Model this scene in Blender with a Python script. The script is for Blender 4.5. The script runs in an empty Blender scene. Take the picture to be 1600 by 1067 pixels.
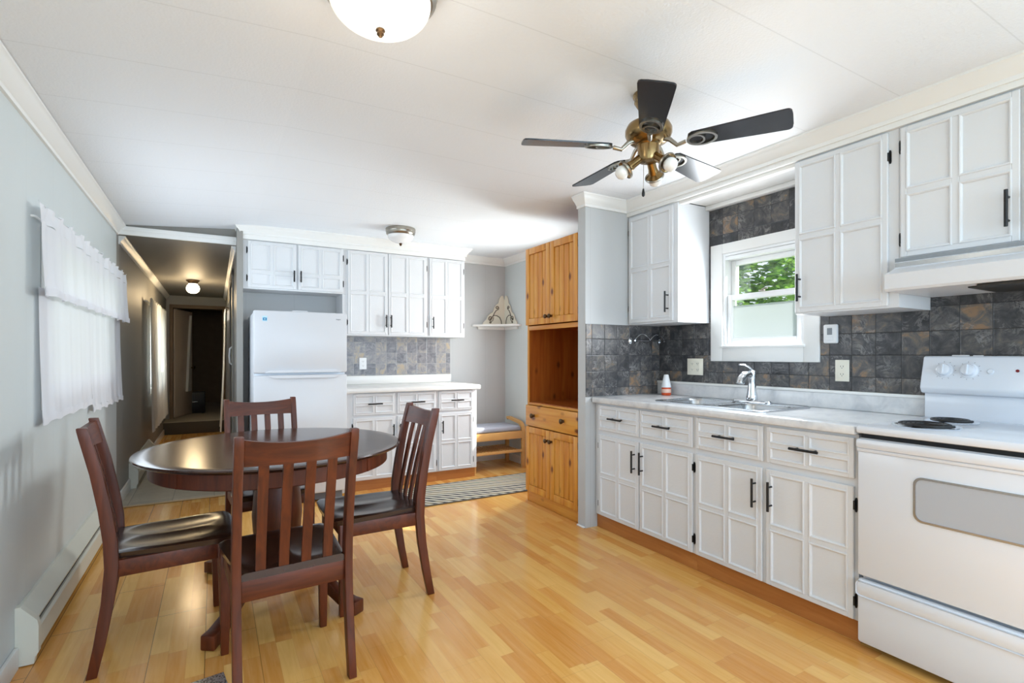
import bpy, bmesh, math, random
from mathutils import Matrix, Vector
random.seed(7)
S = bpy.context.scene
COL = S.collection
PI = math.pi

# ------------------------------------------------------------------ camera
CAMZ = 1.205
cam_d = bpy.data.cameras.new('camera'); cam = bpy.data.objects.new('camera', cam_d); COL.objects.link(cam)
cam.location = (0, 0, CAMZ); cam.rotation_euler = (PI/2, 0, -math.radians(30))
cam_d.sensor_width = 36; cam_d.sensor_fit = 'HORIZONTAL'; cam_d.lens = 36*806/1600
cam_d.shift_y = (555-533.5)/1600; cam_d.clip_start = 0.05; cam_d.clip_end = 200
S.camera = cam
# ------------------------------------------------------------------ colour management
S.view_settings.view_transform = 'Standard'; S.view_settings.look = 'None'
S.view_settings.gamma = 1; S.view_settings.use_curve_mapping = False
S.view_settings.exposure = 0.28
# ------------------------------------------------------------------ world, sun, window light and added fill
W = bpy.data.worlds.new('sky'); S.world = W; W.use_nodes = True
wn = W.node_tree.nodes; wn.clear()
wo = wn.new('ShaderNodeOutputWorld'); wb = wn.new('ShaderNodeBackground')
wb.inputs[0].default_value = (0.84, 0.91, 1.0, 1); wb.inputs[1].default_value = 1.0
W.node_tree.links.new(wb.outputs[0], wo.inputs[0])
def light(name, kind, loc, energy, color=(1, 1, 1), size=None, sizey=None, direction=None, radius=None, parent=None):
    d = bpy.data.lights.new(name, kind); d.energy = energy; d.color = color
    if kind == 'AREA':
        d.shape = 'RECTANGLE'; d.size = size; d.size_y = sizey
    if kind == 'SUN': d.angle = math.radians(0.6)
    if radius is not None: d.shadow_soft_size = radius
    o = bpy.data.objects.new(name, d); COL.objects.link(o); o.location = loc
    if direction is not None: o.rotation_euler = Vector(direction).to_track_quat('-Z', 'Y').to_euler()
    if parent: o.parent = parent
    return o
light('sun', 'SUN', (8, -6, 8), 7.0, (1, .95, .86), direction=(-1.7, 1.5, -1.6))
light('rear_window_daylight', 'AREA', (1.15, -2.68, 1.45), 72, (.61, .80, 1.0), 2.6, 1.35, (0, 1, .5))
light('living_window_daylight', 'AREA', (-.80, -1.1, 1.5), 14, (.66, .83, 1.0), 1.7, 1.1, (1, .12, .2))
light('living_side_fill', 'AREA', (3.09, -1.15, 1.5), 52, (.61, .80, 1.0), 1.5, 1.0, (-1, .35, .25))  # fill added to brighten the left wall, behind the camera
light('dining_window_daylight', 'AREA', (-.80, 3.95, 1.38), 1.2, (.95, .95, 1.0), 1.75, .72, (1, 0, -.02))
light('dining_fill', 'AREA', (-.50, 3.95, 1.36), 12.5, (.76, .88, 1.0), 1.9, .74, (1, 0, .12))  # unseen fill added before the curtain, brightens the far ceiling
light('sink_window_daylight', 'AREA', (2.93, 2.0, 1.58), 12, (.88, .94, 1.0), .50, .54, (-1, 0, -.1))
light('side_door_daylight', 'AREA', (3.10, 4.1, 1.4), 35, (.92, .96, 1.0), .4, .8, (-1, 0, -.05))
light('hall_window_daylight', 'AREA', (-.80, 8.0, 1.3), 12, (.95, .98, 1.0), 1.4, .9, (1, 0, -.05))

# ------------------------------------------------------------------ materials
def lin(h):
    h = h.lstrip('#'); r = []
    for i in (0, 2, 4):
        c = int(h[i:i+2], 16)/255
        r.append(c/12.92 if c <= .04045 else ((c+.055)/1.055)**2.4)
    return (r[0], r[1], r[2], 1)
class NT:
    def __init__(s, name):
        s.m = bpy.data.materials.new(name); s.m.use_nodes = True
        s.t = s.m.node_tree; s.t.nodes.clear()
        s.out = s.t.nodes.new('ShaderNodeOutputMaterial')
    def n(s, typ, ins=None, **kw):
        nd = s.t.nodes.new(typ)
        for k, v in kw.items(): setattr(nd, k, v)
        for k, v in (ins or {}).items():
            sk = nd.inputs[k]
            if hasattr(v, 'is_output'): s.t.links.new(v, sk)
            else: sk.default_value = v
        return nd
    def math(s, op, a, b=None):
        ins = {0: a}
        if b is not None: ins[1] = b
        return s.n('ShaderNodeMath', ins, operation=op).outputs[0]
    def ramp(s, fac, stops, interp='LINEAR'):
        nd = s.n('ShaderNodeValToRGB', {0: fac}); cr = nd.color_ramp; cr.interpolation = interp
        while len(cr.elements) > 1: cr.elements.remove(cr.elements[-1])
        cr.elements[0].position = stops[0][0]; cr.elements[0].color = stops[0][1]
        for p, c in stops[1:]:
            e = cr.elements.new(p); e.color = c
        return nd.outputs[0]
    def mix(s, fac, a, b, typ='MIX'):
        nd = s.n('ShaderNodeMix', data_type='RGBA', blend_type=typ)
        for k, v in ((0, fac), (6, a), (7, b)):
            if hasattr(v, 'is_output'): s.t.links.new(v, nd.inputs[k])
            else: nd.inputs[k].default_value = v
        return nd.outputs[2]
    def pos(s): return s.n('ShaderNodeNewGeometry').outputs['Position']
    def obj(s): return s.n('ShaderNodeTexCoord').outputs['Object']
    def sep(s, v): return s.n('ShaderNodeSeparateXYZ', {0: v}).outputs
    def comb(s, x, y, z): return s.n('ShaderNodeCombineXYZ', {0: x, 1: y, 2: z}).outputs[0]
    def scale(s, v, sc): return s.n('ShaderNodeMapping', {0: v, 3: sc}).outputs[0]
    def noise(s, v, sc, det=3, rough=.5, dist=0):
        return s.n('ShaderNodeTexNoise', {'Vector': v, 'Scale': sc, 'Detail': det, 'Roughness': rough, 'Distortion': dist}).outputs[0]
    def bump(s, h, st, dist=.01):
        return s.n('ShaderNodeBump', {'Height': h, 'Strength': st, 'Distance': dist}).outputs[0]
    def bsdf(s, **ins):
        b = s.n('ShaderNodeBsdfPrincipled', {k.replace('_', ' '): v for k, v in ins.items()})
        s.t.links.new(b.outputs[0], s.out.inputs[0]); return b
def paint(name, hexc, rough=.5, bump=0, bscale=60, metal=0, var=0):
    t = NT(name); c = lin(hexc)
    p = t.obj()
    if var:
        nz = t.noise(p, 9, 4)
        col = t.mix(nz, tuple(x*(1-var) for x in c[:3])+(1,), tuple(min(1, x*(1+var)) for x in c[:3])+(1,))
    else: col = c
    kw = dict(Base_Color=col, Roughness=rough, Metallic=metal)
    if bump: kw['Normal'] = t.bump(t.noise(p, bscale, 3), bump, .004)
    t.bsdf(**kw); return t.m
M = {}
M['cab'] = paint('white_cabinet_paint', '#dfe1e4', .38, .12, 90, var=.015)
M['trimw'] = paint('white_trim_paint', '#eeeeec', .4)
M['black'] = paint('black_hardware', '#17181b', .38, metal=.2)
M['appl'] = paint('white_enamel', '#e2e7ef', .16)
M['fridge'] = paint('white_fridge_enamel', '#d6d9de', .3, .1, 220)
M['plate'] = paint('ivory_plastic', '#ece8d8', .35)
M['platew'] = paint('white_plastic', '#eef0f2', .35)
M['dark'] = paint('dark_slot', '#1c1c1e', .5)
M['gap'] = paint('gap_shadow_gasket', '#6d7076', .7)
M['chrome'] = paint('chrome', '#dfe3e8', .08, metal=1)
M['steel'] = paint('brushed_steel', '#c2c6ca', .25, metal=1)
M['nickel'] = paint('brushed_nickel', '#a9a49a', .3, metal=1)
M['brass'] = paint('antique_brass', '#957c55', .25, metal=1)
M['brassd'] = paint('dark_bronze', '#5a4632', .35, metal=1)
M['coil'] = paint('burner_coil', '#141416', .45)
M['ovenglass'] = paint('oven_window', '#b4b9c1', .2)
M['bladeu'] = paint('fan_blade_lacquer', '#222226', .22)
M['heater'] = paint('heater_enamel', '#d6d5c9', .4, var=.03)
M['hoodw'] = paint('hood_enamel', '#dadce0', .35)
M['bulb'] = paint('bulb_glass', '#f0f0ee', .15)
M['lampw'] = paint('frosted_white_glass', '#f2f3f4', .25)
M['orange'] = paint('orange_gel', '#d8501f', .3)
M['label'] = paint('pale_label', '#e9c3b2', .5)
M['cush'] = paint('grey_cushion_fabric', '#a2a5b2', .9, .3, 300)
M['bamboo'] = paint('bamboo_wood', '#d3a263', .45, var=.12)
M['ornw'] = paint('cream_painted_wood', '#e8e2d2', .55)
M['iron'] = paint('scrolled_iron', '#5c5346', .5, metal=.5)
M['blackbox'] = paint('black_vinyl', '#101013', .5)
M['hallshade'] = paint('hall_grey_shaded', '#8a8781', .55)  # grey has the shade on the hall header put into it
M['darkwall'] = paint('dark_wood_panelling', '#77624a', .6, var=.2)
M['doorw'] = paint('pale_door_paint', '#c9b9a8', .45)
M['greydoor'] = paint('grey_door_paint', '#84827c', .5)
M['carpet'] = paint('beige_carpet', '#a79c88', .95, .4, 250, var=.1)
M['stepdark'] = paint('dark_step_carpet', '#4d463c', .95, .4, 250)
M['strip'] = paint('oak_threshold', '#c9ae86', .4)
M['winframe'] = paint('vinyl_window', '#f0f2f3', .3)
M['blue'] = paint('energy_sticker_blue', '#1f86b4', .4)
M['bluel'] = paint('energy_sticker_pale', '#bfe1f2', .4)
M['red'] = paint('red_indicator', '#7a1219', .3)
M['lcd'] = paint('lcd_grey', '#8b9196', .25)
M['filter'] = paint('hood_filter', '#3b3936', .5, metal=.5)
M['trunk'] = paint('bark', '#5a4a3a', .9)
M['shed'] = paint('grey_siding', '#c3ccd2', .7)
M['extw'] = paint('exterior_siding', '#d9dbd8', .8)

def m_walls(name, h, axis, period=.4064, phase=0, groove=.5):
    t = NT(name); p = t.pos(); s = t.sep(p)
    c = lin(h); a = s[axis]
    f = t.math('FRACT', t.math('DIVIDE', t.math('ADD', a, 100+phase), period))
    d = t.math('MINIMUM', f, t.math('SUBTRACT', 1.0, f))
    g = t.math('LESS_THAN', d, .0022/period)
    nz = t.noise(p, 3, 3)
    base = t.mix(nz, tuple(x*.97 for x in c[:3])+(1,), tuple(x*1.03 for x in c[:3])+(1,))
    col = t.mix(t.math('MULTIPLY', g, groove), base, tuple(x*.6 for x in c[:3])+(1,))
    hgt = t.math('ADD', t.noise(p, 140, 2), t.math('MULTIPLY', g, -2.0))
    t.bsdf(Base_Color=col, Roughness=.5, Normal=t.bump(hgt, .08, .003)); return t.m
M['wall_y'] = m_walls('grey_panel_paint_side', '#d0d6d6', 1, groove=.12)
M['wall_x'] = m_walls('grey_panel_paint_back', '#c2c4c5', 0, phase=.13, groove=.22)
M['hallwall'] = m_walls('hall_panel_shaded', '#94928d', 1, groove=.4)  # wall colour darkened, dim hall light put into the base tone
def m_ceiling():
    t = NT('textured_ceiling_panels'); p = t.pos(); s = t.sep(p)
    f = t.math('FRACT', t.math('DIVIDE', t.math('ADD', s[1], 100*.405-1.09+.2025), .405))
    d = t.math('ABSOLUTE', t.math('SUBTRACT', f, .5))
    g = t.math('LESS_THAN', d, .0055)
    v = t.n('ShaderNodeTexVoronoi', {'Vector': p, 'Scale': 110}).outputs[0]
    h = t.math('ADD', t.math('MULTIPLY', v, .6), t.math('ADD', t.noise(p, 60, 4), t.math('MULTIPLY', g, .8)))
    col = t.mix(t.math('MULTIPLY', g, .5), lin('#eef2f7'), lin('#d6dade'))
    t.bsdf(Base_Color=col, Roughness=.6, Normal=t.bump(h, .25, .004)); return t.m
M['ceil'] = m_ceiling()
def m_floor():
    t = NT('honey_laminate_strips'); p = t.pos(); s = t.sep(p)
    w, L = .064, .41
    u = t.math('DIVIDE', t.math('ADD', s[0], 20.0), w); row = t.math('FLOOR', u)
    h1 = t.n('ShaderNodeTexWhiteNoise', {'W': row}, noise_dimensions='1D').outputs[0]
    yy = t.math('ADD', t.math('DIVIDE', t.math('ADD', s[1], 20.0), L), t.math('MULTIPLY', h1, 7.3))
    cell = t.math('FLOOR', yy)
    h2 = t.n('ShaderNodeTexWhiteNoise', {'Vector': t.comb(row, cell, 0.0)}, noise_dimensions='2D').outputs[0]
    col = t.ramp(h2, [(0, lin('#d68d3a')), (.35, lin('#e3a04a')), (.7, lin('#ecb25b')), (1, lin('#f3bf6c'))])
    gv = t.comb(t.math('ADD', t.math('MULTIPLY', s[0], 45), t.math('MULTIPLY', h2, 30)), t.math('MULTIPLY', s[1], 3.2), h2)
    gr = t.noise(gv, 1.0, 5, .6, .6)
    col = t.mix(.20, col, t.ramp(gr, [(.3, lin('#a06a34')), (.7, lin('#f0cf9c'))]))
    # strip edges (faint) and board edges (every third strip, darker)
    fu = t.math('FRACT', u); e1 = t.math('LESS_THAN', t.math('MINIMUM', fu, t.math('SUBTRACT', 1.0, fu)), .012)
    fy = t.math('FRACT', yy); e2 = t.math('LESS_THAN', t.math('MINIMUM', fy, t.math('SUBTRACT', 1.0, fy)), .003)
    u3 = t.math('DIVIDE', u, 3.0); f3 = t.math('FRACT', u3)
    e3 = t.math('LESS_THAN', t.math('MINIMUM', f3, t.math('SUBTRACT', 1.0, f3)), .0065)
    b3 = t.math('FLOOR', u3)
    h3 = t.n('ShaderNodeTexWhiteNoise', {'W': b3}, noise_dimensions='1D').outputs[0]
    y3 = t.math('FRACT', t.math('ADD', t.math('DIVIDE', t.math('ADD', s[1], 20.0), 1.21), h3))
    e4 = t.math('LESS_THAN', t.math('MINIMUM', y3, t.math('SUBTRACT', 1.0, y3)), .0011)
    # worn open joints near the outside wall
    worn = t.ramp(s[0], [(.0, (1, 1, 1, 1)), (.30, (.22, .22, .22, 1)), (.6, (.15, .15, .15, 1))])
    joint = t.math('MULTIPLY', t.math('MAXIMUM', e3, e4), t.math('MULTIPLY', worn, .8))
    col = t.mix(t.math('MULTIPLY', t.math('MAXIMUM', e1, e2), .16), col, lin('#8f5f30'))
    col = t.mix(joint, col, lin('#3d2715'))
    t.bsdf(Base_Color=col, Roughness=t.ramp(gr, [(0, (.15, .15, .15, 1)), (1, (.24, .24, .24, 1))]), Specular_IOR_Level=.5,
           Normal=t.bump(t.math('MULTIPLY', joint, -1.0), .3, .002)); return t.m
M['floor'] = m_floor()
def m_tile(name, ax, az, size, cols, grout, phase=(0, 0), veincol='#b9b6b4', rough=.32, vein=.5, gw=.012):
    t = NT(name); p = t.pos(); s = t.sep(p)
    u = t.math('DIVIDE', t.math('ADD', s[ax], 20.0+phase[0]), size); v = t.math('DIVIDE', t.math('ADD', s[az], 20.0+phase[1]), size)
    cu, cv = t.math('FLOOR', u), t.math('FLOOR', v)
    h = t.n('ShaderNodeTexWhiteNoise', {'Vector': t.comb(cu, cv, 0.0)}, noise_dimensions='2D')
    pv = t.n('ShaderNodeVectorMath', {0: p, 1: t.n('ShaderNodeVectorMath', {0: h.outputs[1], 1: (9, 9, 9)}, operation='MULTIPLY').outputs[0]}, operation='ADD').outputs[0]
    n1 = t.noise(pv, 14, 7, .68, 1.0); n2 = t.noise(pv, 11, 6, .7, 1.6)
    k = t.math('ADD', t.math('MULTIPLY', h.outputs[0], .30), t.math('SUBTRACT', t.math('MULTIPLY', n1, 1.15), .18))
    col = t.ramp(k, cols)
    ve = t.math('ABSOLUTE', t.math('SUBTRACT', n2, .5))
    vf = t.ramp(ve, [(0, (vein, vein, vein, 1)), (.05, (0, 0, 0, 1))])
    vm = t.ramp(t.noise(pv, 9, 3), [(.45, (0, 0, 0, 1)), (.7, (1, 1, 1, 1))])
    col = t.mix(t.math('MULTIPLY', vf, vm), col, lin(veincol))
    fu, fv = t.math('FRACT', u), t.math('FRACT', v)
    d = t.math('MINIMUM', t.math('MINIMUM', fu, t.math('SUBTRACT', 1.0, fu)), t.math('MINIMUM', fv, t.math('SUBTRACT', 1.0, fv)))
    g = t.math('LESS_THAN', d, gw)
    col = t.mix(g, col, lin(grout))
    hh = t.math('ADD', t.math('MULTIPLY', n1, .5), t.math('MULTIPLY', t.math('MINIMUM', d, .04), 20))
    t.bsdf(Base_Color=col, Roughness=rough, Normal=t.bump(hh, .35, .003)); return t.m
slate = [(.2, lin('#242427')), (.42, lin('#3a3a3d')), (.56, lin('#4d4c4d')), (.68, lin('#625e5a')), (.80, lin('#8a6f55'))]
M['tile_y'] = m_tile('slate_tiles_sink_wall', 1, 2, .115, slate, '#2a2a2c', (.03, .07))
M['tile_x'] = m_tile('slate_tiles_end_wall', 0, 2, .115, slate, '#2b2b2e', (.02, .07))
slate_lit = [(.2, lin('#5f6269')), (.42, lin('#7d7f86')), (.56, lin('#919195')), (.68, lin('#a39f9b')), (.80, lin('#b9a78c'))]  # lighter slate palette, brightness from the side door put into the colour
M['tile_b'] = m_tile('slate_tiles_back_wall_lit', 0, 2, .11, slate_lit, '#a3a5a8', (.02, .0), '#c2c2c2')
flt = [(.2, lin('#9b968a')), (.5, lin('#aca698')), (.9, lin('#bcb6a8'))]
M['tile_f'] = m_tile('hall_floor_tiles', 0, 1, .30, flt, '#7d776b', (.1, .03), '#c0baae', .35, .15, .008)
def m_marble():
    t = NT('marbled_laminate'); p = t.pos()
    n1 = t.noise(p, 7, 6, .6, 1.5); n2 = t.noise(p, 30, 4)
    col = t.ramp(n1, [(.3, lin('#bfc1c5')), (.5, lin('#d7d8da')), (.7, lin('#e2e2e2'))])
    col = t.mix(.25, col, t.ramp(n2, [(.3, lin('#cfd1d4')), (.7, lin('#f3f3f2'))]))
    t.bsdf(Base_Color=col, Roughness=.22); return t.m
M['marble'] = m_marble()
M['counterw'] = paint('white_laminate', '#f0efec', .25)
def m_wood(name, c0, c1, rough, sc=(30, 30, 3), fine=.3, coat=0):
    t = NT(name); p = t.obj()
    n1 = t.noise(t.scale(p, sc), 1.0, 5, .6, .8)
    col = t.ramp(n1, [(.3, lin(c0)), (.7, lin(c1))])
    b = t.bsdf(Base_Color=col, Roughness=rough, Normal=t.bump(n1, .05, .002))
    if coat: b.inputs['Coat Weight'].default_value = coat; b.inputs['Coat Roughness'].default_value = .18
    return t.m
M['mahog'] = m_wood('mahogany_stain', '#431a0b', '#6b2f12', .42)
M['mahogh'] = m_wood('mahogany_stain_crosswise', '#431a0b', '#6b2f12', .42, (3, 30, 30))
M['tabletop'] = m_wood('worn_mahogany_tabletop', '#2e1a13', '#452a20', .22, (2.5, 22, 22), coat=.3)
M['seat'] = m_wood('dark_seat_wood', '#261610', '#3a2118', .24, (30, 3, 30), coat=.4)
def m_pine(name, sc, c0, c1, c2):
    t = NT(name); p = t.obj()
    n1 = t.noise(t.scale(p, sc), 1.0, 4, .55, .7)
    col = t.ramp(n1, [(.28, lin(c0)), (.5, lin(c1)), (.75, lin(c2))])
    ks = tuple(4.6 if x < 10 else 8.5 for x in sc)
    vo = t.n('ShaderNodeTexVoronoi', {'Vector': t.scale(p, ks), 'Scale': 1.0}).outputs[0]
    kf = t.ramp(vo, [(.08, (1, 1, 1, 1)), (.13, (.4, .4, .4, 1)), (.19, (0, 0, 0, 1))])
    col = t.mix(kf, col, lin('#6b3413'))
    t.bsdf(Base_Color=col, Roughness=.32, Normal=t.bump(n1, .05, .002)); return t.m
M['pine'] = m_pine('honey_pine', (26, 26, 1.6), '#c07426', '#d38e36', '#dea54c')
M['pineh'] = m_pine('honey_pine_crosswise', (1.6, 26, 26), '#c07426', '#d28f38', '#dca44a')
M['pined'] = m_pine('pine_interior', (26, 26, 1.6), '#94481a', '#a85a22', '#b86a2c')
M['kick'] = m_wood('toe_kick_wood', '#a8672f', '#c08043', .45, (2, 30, 20))
def m_rug():
    t = NT('braided_rug'); p = t.obj(); s = t.sep(p)
    rows = t.math('DIVIDE', t.math('ADD', s[1], 1.0), .046)
    row = t.math('FLOOR', rows); h = t.n('ShaderNodeTexWhiteNoise', {'W': row}, noise_dimensions='1D').outputs[0]
    half = t.math('MULTIPLY', t.math('FRACT', t.math('MULTIPLY', row, .5)), 1.0)
    sx = t.math('ADD', t.math('DIVIDE', s[0], .085), t.math('ADD', half, t.math('MULTIPLY', t.math('FRACT', rows), .5)))
    a = t.math('FRACT', sx); on = t.math('LESS_THAN', a, .5)
    c1 = t.ramp(h, [(0, lin('#77736a')), (.25, lin('#94886f')), (.45, lin('#5d6678')), (.65, lin('#77806d')), (.82, lin('#23262d'))], 'CONSTANT')
    col = t.mix(on, lin('#c9c1b2'), c1)
    rr = t.math('SUBTRACT', t.math('FRACT', rows), .5); aa = t.math('SUBTRACT', t.math('FRACT', t.math('MULTIPLY', sx, 2.0)), .5)
    dd = t.math('ADD', t.math('MULTIPLY', rr, rr), t.math('MULTIPLY', aa, aa))
    t.bsdf(Base_Color=col, Roughness=.95, Normal=t.bump(t.math('MULTIPLY', dd, -2.0), 1.0, .01)); return t.m
M['rug'] = m_rug()
M['rugedge'] = paint('rug_binding', '#6d675c', .9)
def m_glass():
    t = NT('window_glass'); a = t.n('ShaderNodeBsdfTransparent', {0: (.97, .99, .98, 1)}); b = t.n('ShaderNodeBsdfGlossy', {1: .02})
    mx = t.n('ShaderNodeMixShader', {0: .06, 1: a.outputs[0], 2: b.outputs[0]}); t.t.links.new(mx.outputs[0], t.out.inputs[0]); return t.m
M['glass'] = m_glass()
def m_frost():
    t = NT('clouded_lower_glass'); a = t.n('ShaderNodeBsdfTransparent', {0: (1, 1, 1, 1)}); b = t.n('ShaderNodeBsdfTranslucent', {0: (.62, .67, .69, 1)})
    c = t.n('ShaderNodeBsdfDiffuse', {0: (.6, .64, .66, 1)})
    m1 = t.n('ShaderNodeMixShader', {0: .4, 1: b.outputs[0], 2: c.outputs[0]})
    mx = t.n('ShaderNodeMixShader', {0: .88, 1: a.outputs[0], 2: m1.outputs[0]}); t.t.links.new(mx.outputs[0], t.out.inputs[0]); return t.m
M['frost'] = m_frost()
def m_sheer(name, h, tr):
    t = NT(name); p = t.obj(); c = lin(h)
    wv = t.noise(t.scale(p, (40, 40, 40)), 1.0, 3)
    a = t.n('ShaderNodeBsdfTransparent', {0: (1, 1, 1, 1)}); b = t.n('ShaderNodeBsdfTranslucent', {0: c}); d = t.n('ShaderNodeBsdfDiffuse', {0: c})
    m1 = t.n('ShaderNodeMixShader', {0: .72, 1: b.outputs[0], 2: d.outputs[0]})
    mx = t.n('ShaderNodeMixShader', {0: 1-tr, 1: a.outputs[0], 2: m1.outputs[0]}); t.t.links.new(mx.outputs[0], t.out.inputs[0]); return t.m
M['sheer'] = m_sheer('white_sheer_cotton', '#f2f2f6', .015)
M['sheerh'] = m_sheer('white_hall_cotton', '#ececea', .03)
def m_emit(name, col, st):
    t = NT(name); e = t.n('ShaderNodeEmission', {0: col, 1: st}); t.t.links.new(e.outputs[0], t.out.inputs[0]); return t.m
def m_lamp(name, c, st):
    t = NT(name); t.bsdf(Base_Color=(.9, .88, .82, 1), Roughness=.25, Emission_Color=c, Emission_Strength=st); return t.m
M['lit'] = m_lamp('lit_frosted_glass', (1, .93, .78, 1), .50)
M['lithall'] = m_lamp('lit_globe_glass', (1, .86, .62, 1), 5.0)
def m_leaf(name, c0, c1):
    t = NT(name); p = t.pos(); n1 = t.noise(p, 6, 2); col = t.ramp(n1, [(.35, lin(c0)), (.65, lin(c1))])
    a = t.n('ShaderNodeBsdfDiffuse', {0: col}); b = t.n('ShaderNodeBsdfTranslucent', {0: col})
    mx = t.n('ShaderNodeMixShader', {0: .45, 1: a.outputs[0], 2: b.outputs[0]}); t.t.links.new(mx.outputs[0], t.out.inputs[0]); return t.m
M['leaf'] = m_leaf('sunlit_leaves', '#3f7a1e', '#9cc653')
M['grass'] = paint('lawn', '#6f8f4a', .95, var=.2)
def m_vent():
    t = NT('pressed_metal_register'); p = t.obj()
    v = t.n('ShaderNodeTexVoronoi', {'Vector': p, 'Scale': 130}).outputs[0]
    t.bsdf(Base_Color=t.ramp(v, [(.25, lin('#3a3c40')), (.5, lin('#c9ccd2'))]), Roughness=.35, Metallic=.8); return t.m
M['vent'] = m_vent()

# ------------------------------------------------------------------ mesh helpers
def bm_new(): return bmesh.new()
def bx(bm, x0, x1, y0, y1, z0, z1, bev=0, seg=2):
    if x0 > x1: x0, x1 = x1, x0
    if y0 > y1: y0, y1 = y1, y0
    if z0 > z1: z0, z1 = z1, z0
    v = [bm.verts.new(c) for c in ((x0, y0, z0), (x1, y0, z0), (x1, y1, z0), (x0, y1, z0), (x0, y0, z1), (x1, y0, z1), (x1, y1, z1), (x0, y1, z1))]
    fs = [bm.faces.new([v[i] for i in f]) for f in ((3, 2, 1, 0), (4, 5, 6, 7), (0, 1, 5, 4), (1, 2, 6, 5), (2, 3, 7, 6), (3, 0, 4, 7))]
    if bev:
        es = list({e for f in fs for e in f.edges})
        bmesh.ops.bevel(bm, geom=es, offset=bev, segments=seg, affect='EDGES', profile=.5)
    return bm
def box(x0, x1, y0, y1, z0, z1, bev=0): return bx(bm_new(), x0, x1, y0, y1, z0, z1, bev)
def ring_loft(bm, rings, cap=True, closed=False):
    R = [[bm.verts.new(p) for p in r] for r in rings]; n = len(R[0])
    rng = range(len(R)) if closed else range(len(R)-1)
    for i in rng:
        a, b = R[i], R[(i+1) % len(R)]
        for j in range(n):
            k = (j+1) % n
            try: bm.faces.new((a[j], a[k], b[k], b[j]))
            except ValueError: pass
    if cap and not closed:
        bm.faces.new(list(reversed(R[0]))); bm.faces.new(R[-1])
    return bm
def tube(bm, pts, r, n=10, closed=False, flat=1.0):
    P = [Vector(p) for p in pts]; N = len(P)
    rs = r if isinstance(r, (list, tuple)) else [r]*N
    rings = []; up = None
    for i in range(N):
        a = P[i-1] if (i > 0 or closed) else P[i]; b = P[(i+1) % N] if (i < N-1 or closed) else P[i]
        t = (b-a).normalized()
        if up is None:
            up = Vector((0, 0, 1)) if abs(t.z) < .9 else Vector((1, 0, 0))
        s = t.cross(up)
        if s.length < 1e-6: s = t.orthogonal()
        s.normalize(); up = s.cross(t).normalized()
        rings.append([P[i]+(s*math.cos(2*PI*k/n)+up*flat*math.sin(2*PI*k/n))*rs[i] for k in range(n)])
    return ring_loft(bm, rings, True, closed)
def lathe(bm, prof, n=32, c=(0, 0, 0), mat=None):
    rings = []
    for r, z in prof:
        rings.append([Vector((c[0]+max(r, 1e-4)*math.cos(2*PI*k/n), c[1]+max(r, 1e-4)*math.sin(2*PI*k/n), c[2]+z)) for k in range(n)])
    if mat is not None: rings = [[mat @ p for p in r] for r in rings]
    return ring_loft(bm, rings, True)
def prism(bm, poly, f0, f1):
    """poly: 2-D points; f0/f1 map (u, v) to the two end positions"""
    return ring_loft(bm, [[Vector(f0(u, v)) for u, v in poly], [Vector(f1(u, v)) for u, v in poly]], True)
def shape(name, bm, mat, parent=None, smooth=True, ang=38):
    bmesh.ops.recalc_face_normals(bm, faces=bm.faces[:])
    if smooth:
        for f in bm.faces: f.smooth = True
        la = math.radians(ang)
        for e in bm.edges:
            if len(e.link_faces) == 2 and e.calc_face_angle(0) > la: e.smooth = False
    me = bpy.data.meshes.new(name); bm.to_mesh(me); bm.free(); me.materials.append(mat)
    o = bpy.data.objects.new(name, me); COL.objects.link(o)
    if parent: o.parent = parent
    return o
def part(parent, name, bm, mat, label=None, **k):
    o = shape(name, bm, mat, parent, **k)
    if label: o['label'] = label
    return o
def thing(name, label, cat, loc=(0, 0, 0), rz=0, group=None):
    o = bpy.data.objects.new(name, None); COL.objects.link(o); o.empty_display_size = .1
    o.location = loc; o.rotation_euler = (0, 0, rz); o['label'] = label; o['category'] = cat
    if group: o['group'] = group
    return o
def solo(name, bm, mat, label, cat, loc=(0, 0, 0), rz=0, group=None, **k):
    o = shape(name, bm, mat, **k); o.location = loc; o.rotation_euler = (0, 0, rz)
    o['label'] = label; o['category'] = cat
    if group: o['group'] = group
    return o
def struct(name, bm, mat, parent=None, **k):
    o = shape(name, bm, mat, parent, **k)
    if not parent: o['kind'] = 'structure'
    return o
def dup(root, loc, rz, label=None):
    r = root.copy(); COL.objects.link(r); r.location = loc; r.rotation_euler = (0, 0, rz)
    if label: r['label'] = label
    for ch in list(root.children):
        c = ch.copy(); COL.objects.link(c); c.parent = r
        for g in list(ch.children):
            d = g.copy(); COL.objects.link(d); d.parent = c
    return r

# ------------------------------------------------------------------ room shell
XL, XR, YB, YF = -.665, 2.95, 5.27, -2.6
CZ = 2.322
PX0, PX1 = .165, .212            # wall between hall and kitchen
HALLZ, HALLY = 2.165, 9.9
def wall_with_holes(axis, c0, c1, a0, a1, z0, z1, holes):
    """slab across axis ('x' or 'y') between c0..c1, spanning a0..a1, with rectangular holes (a, b, za, zb)"""
    bm = bm_new()
    def put(a, b, za, zb):
        if b-a < 1e-4 or zb-za < 1e-4: return
        if axis == 'x': bx(bm, c0, c1, a, b, za, zb)
        else: bx(bm, a, b, c0, c1, za, zb)
    cur = a0
    for (a, b, za, zb) in sorted(holes):
        put(cur, a, z0, z1); put(a, b, z0, za); put(a, b, zb, z1); cur = b
    put(cur, a1, z0, z1); return bm
struct('floor', box(XL-.12, XR+.12, YF-.12, 9.35, -.1, 0), M['floor'])
struct('floor_hall', box(XL+.001, PX0-.001, 5.06, 6.6, .0005, .004), M['tile_f'])
struct('wall_left', wall_with_holes('x', XL-.12, XL, YF, 5.06, 0, 2.4, [(-1.95, -.25, .95, 2.05), (3.08, 4.80, 1.02, 1.72)]), M['wall_y'])
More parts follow.
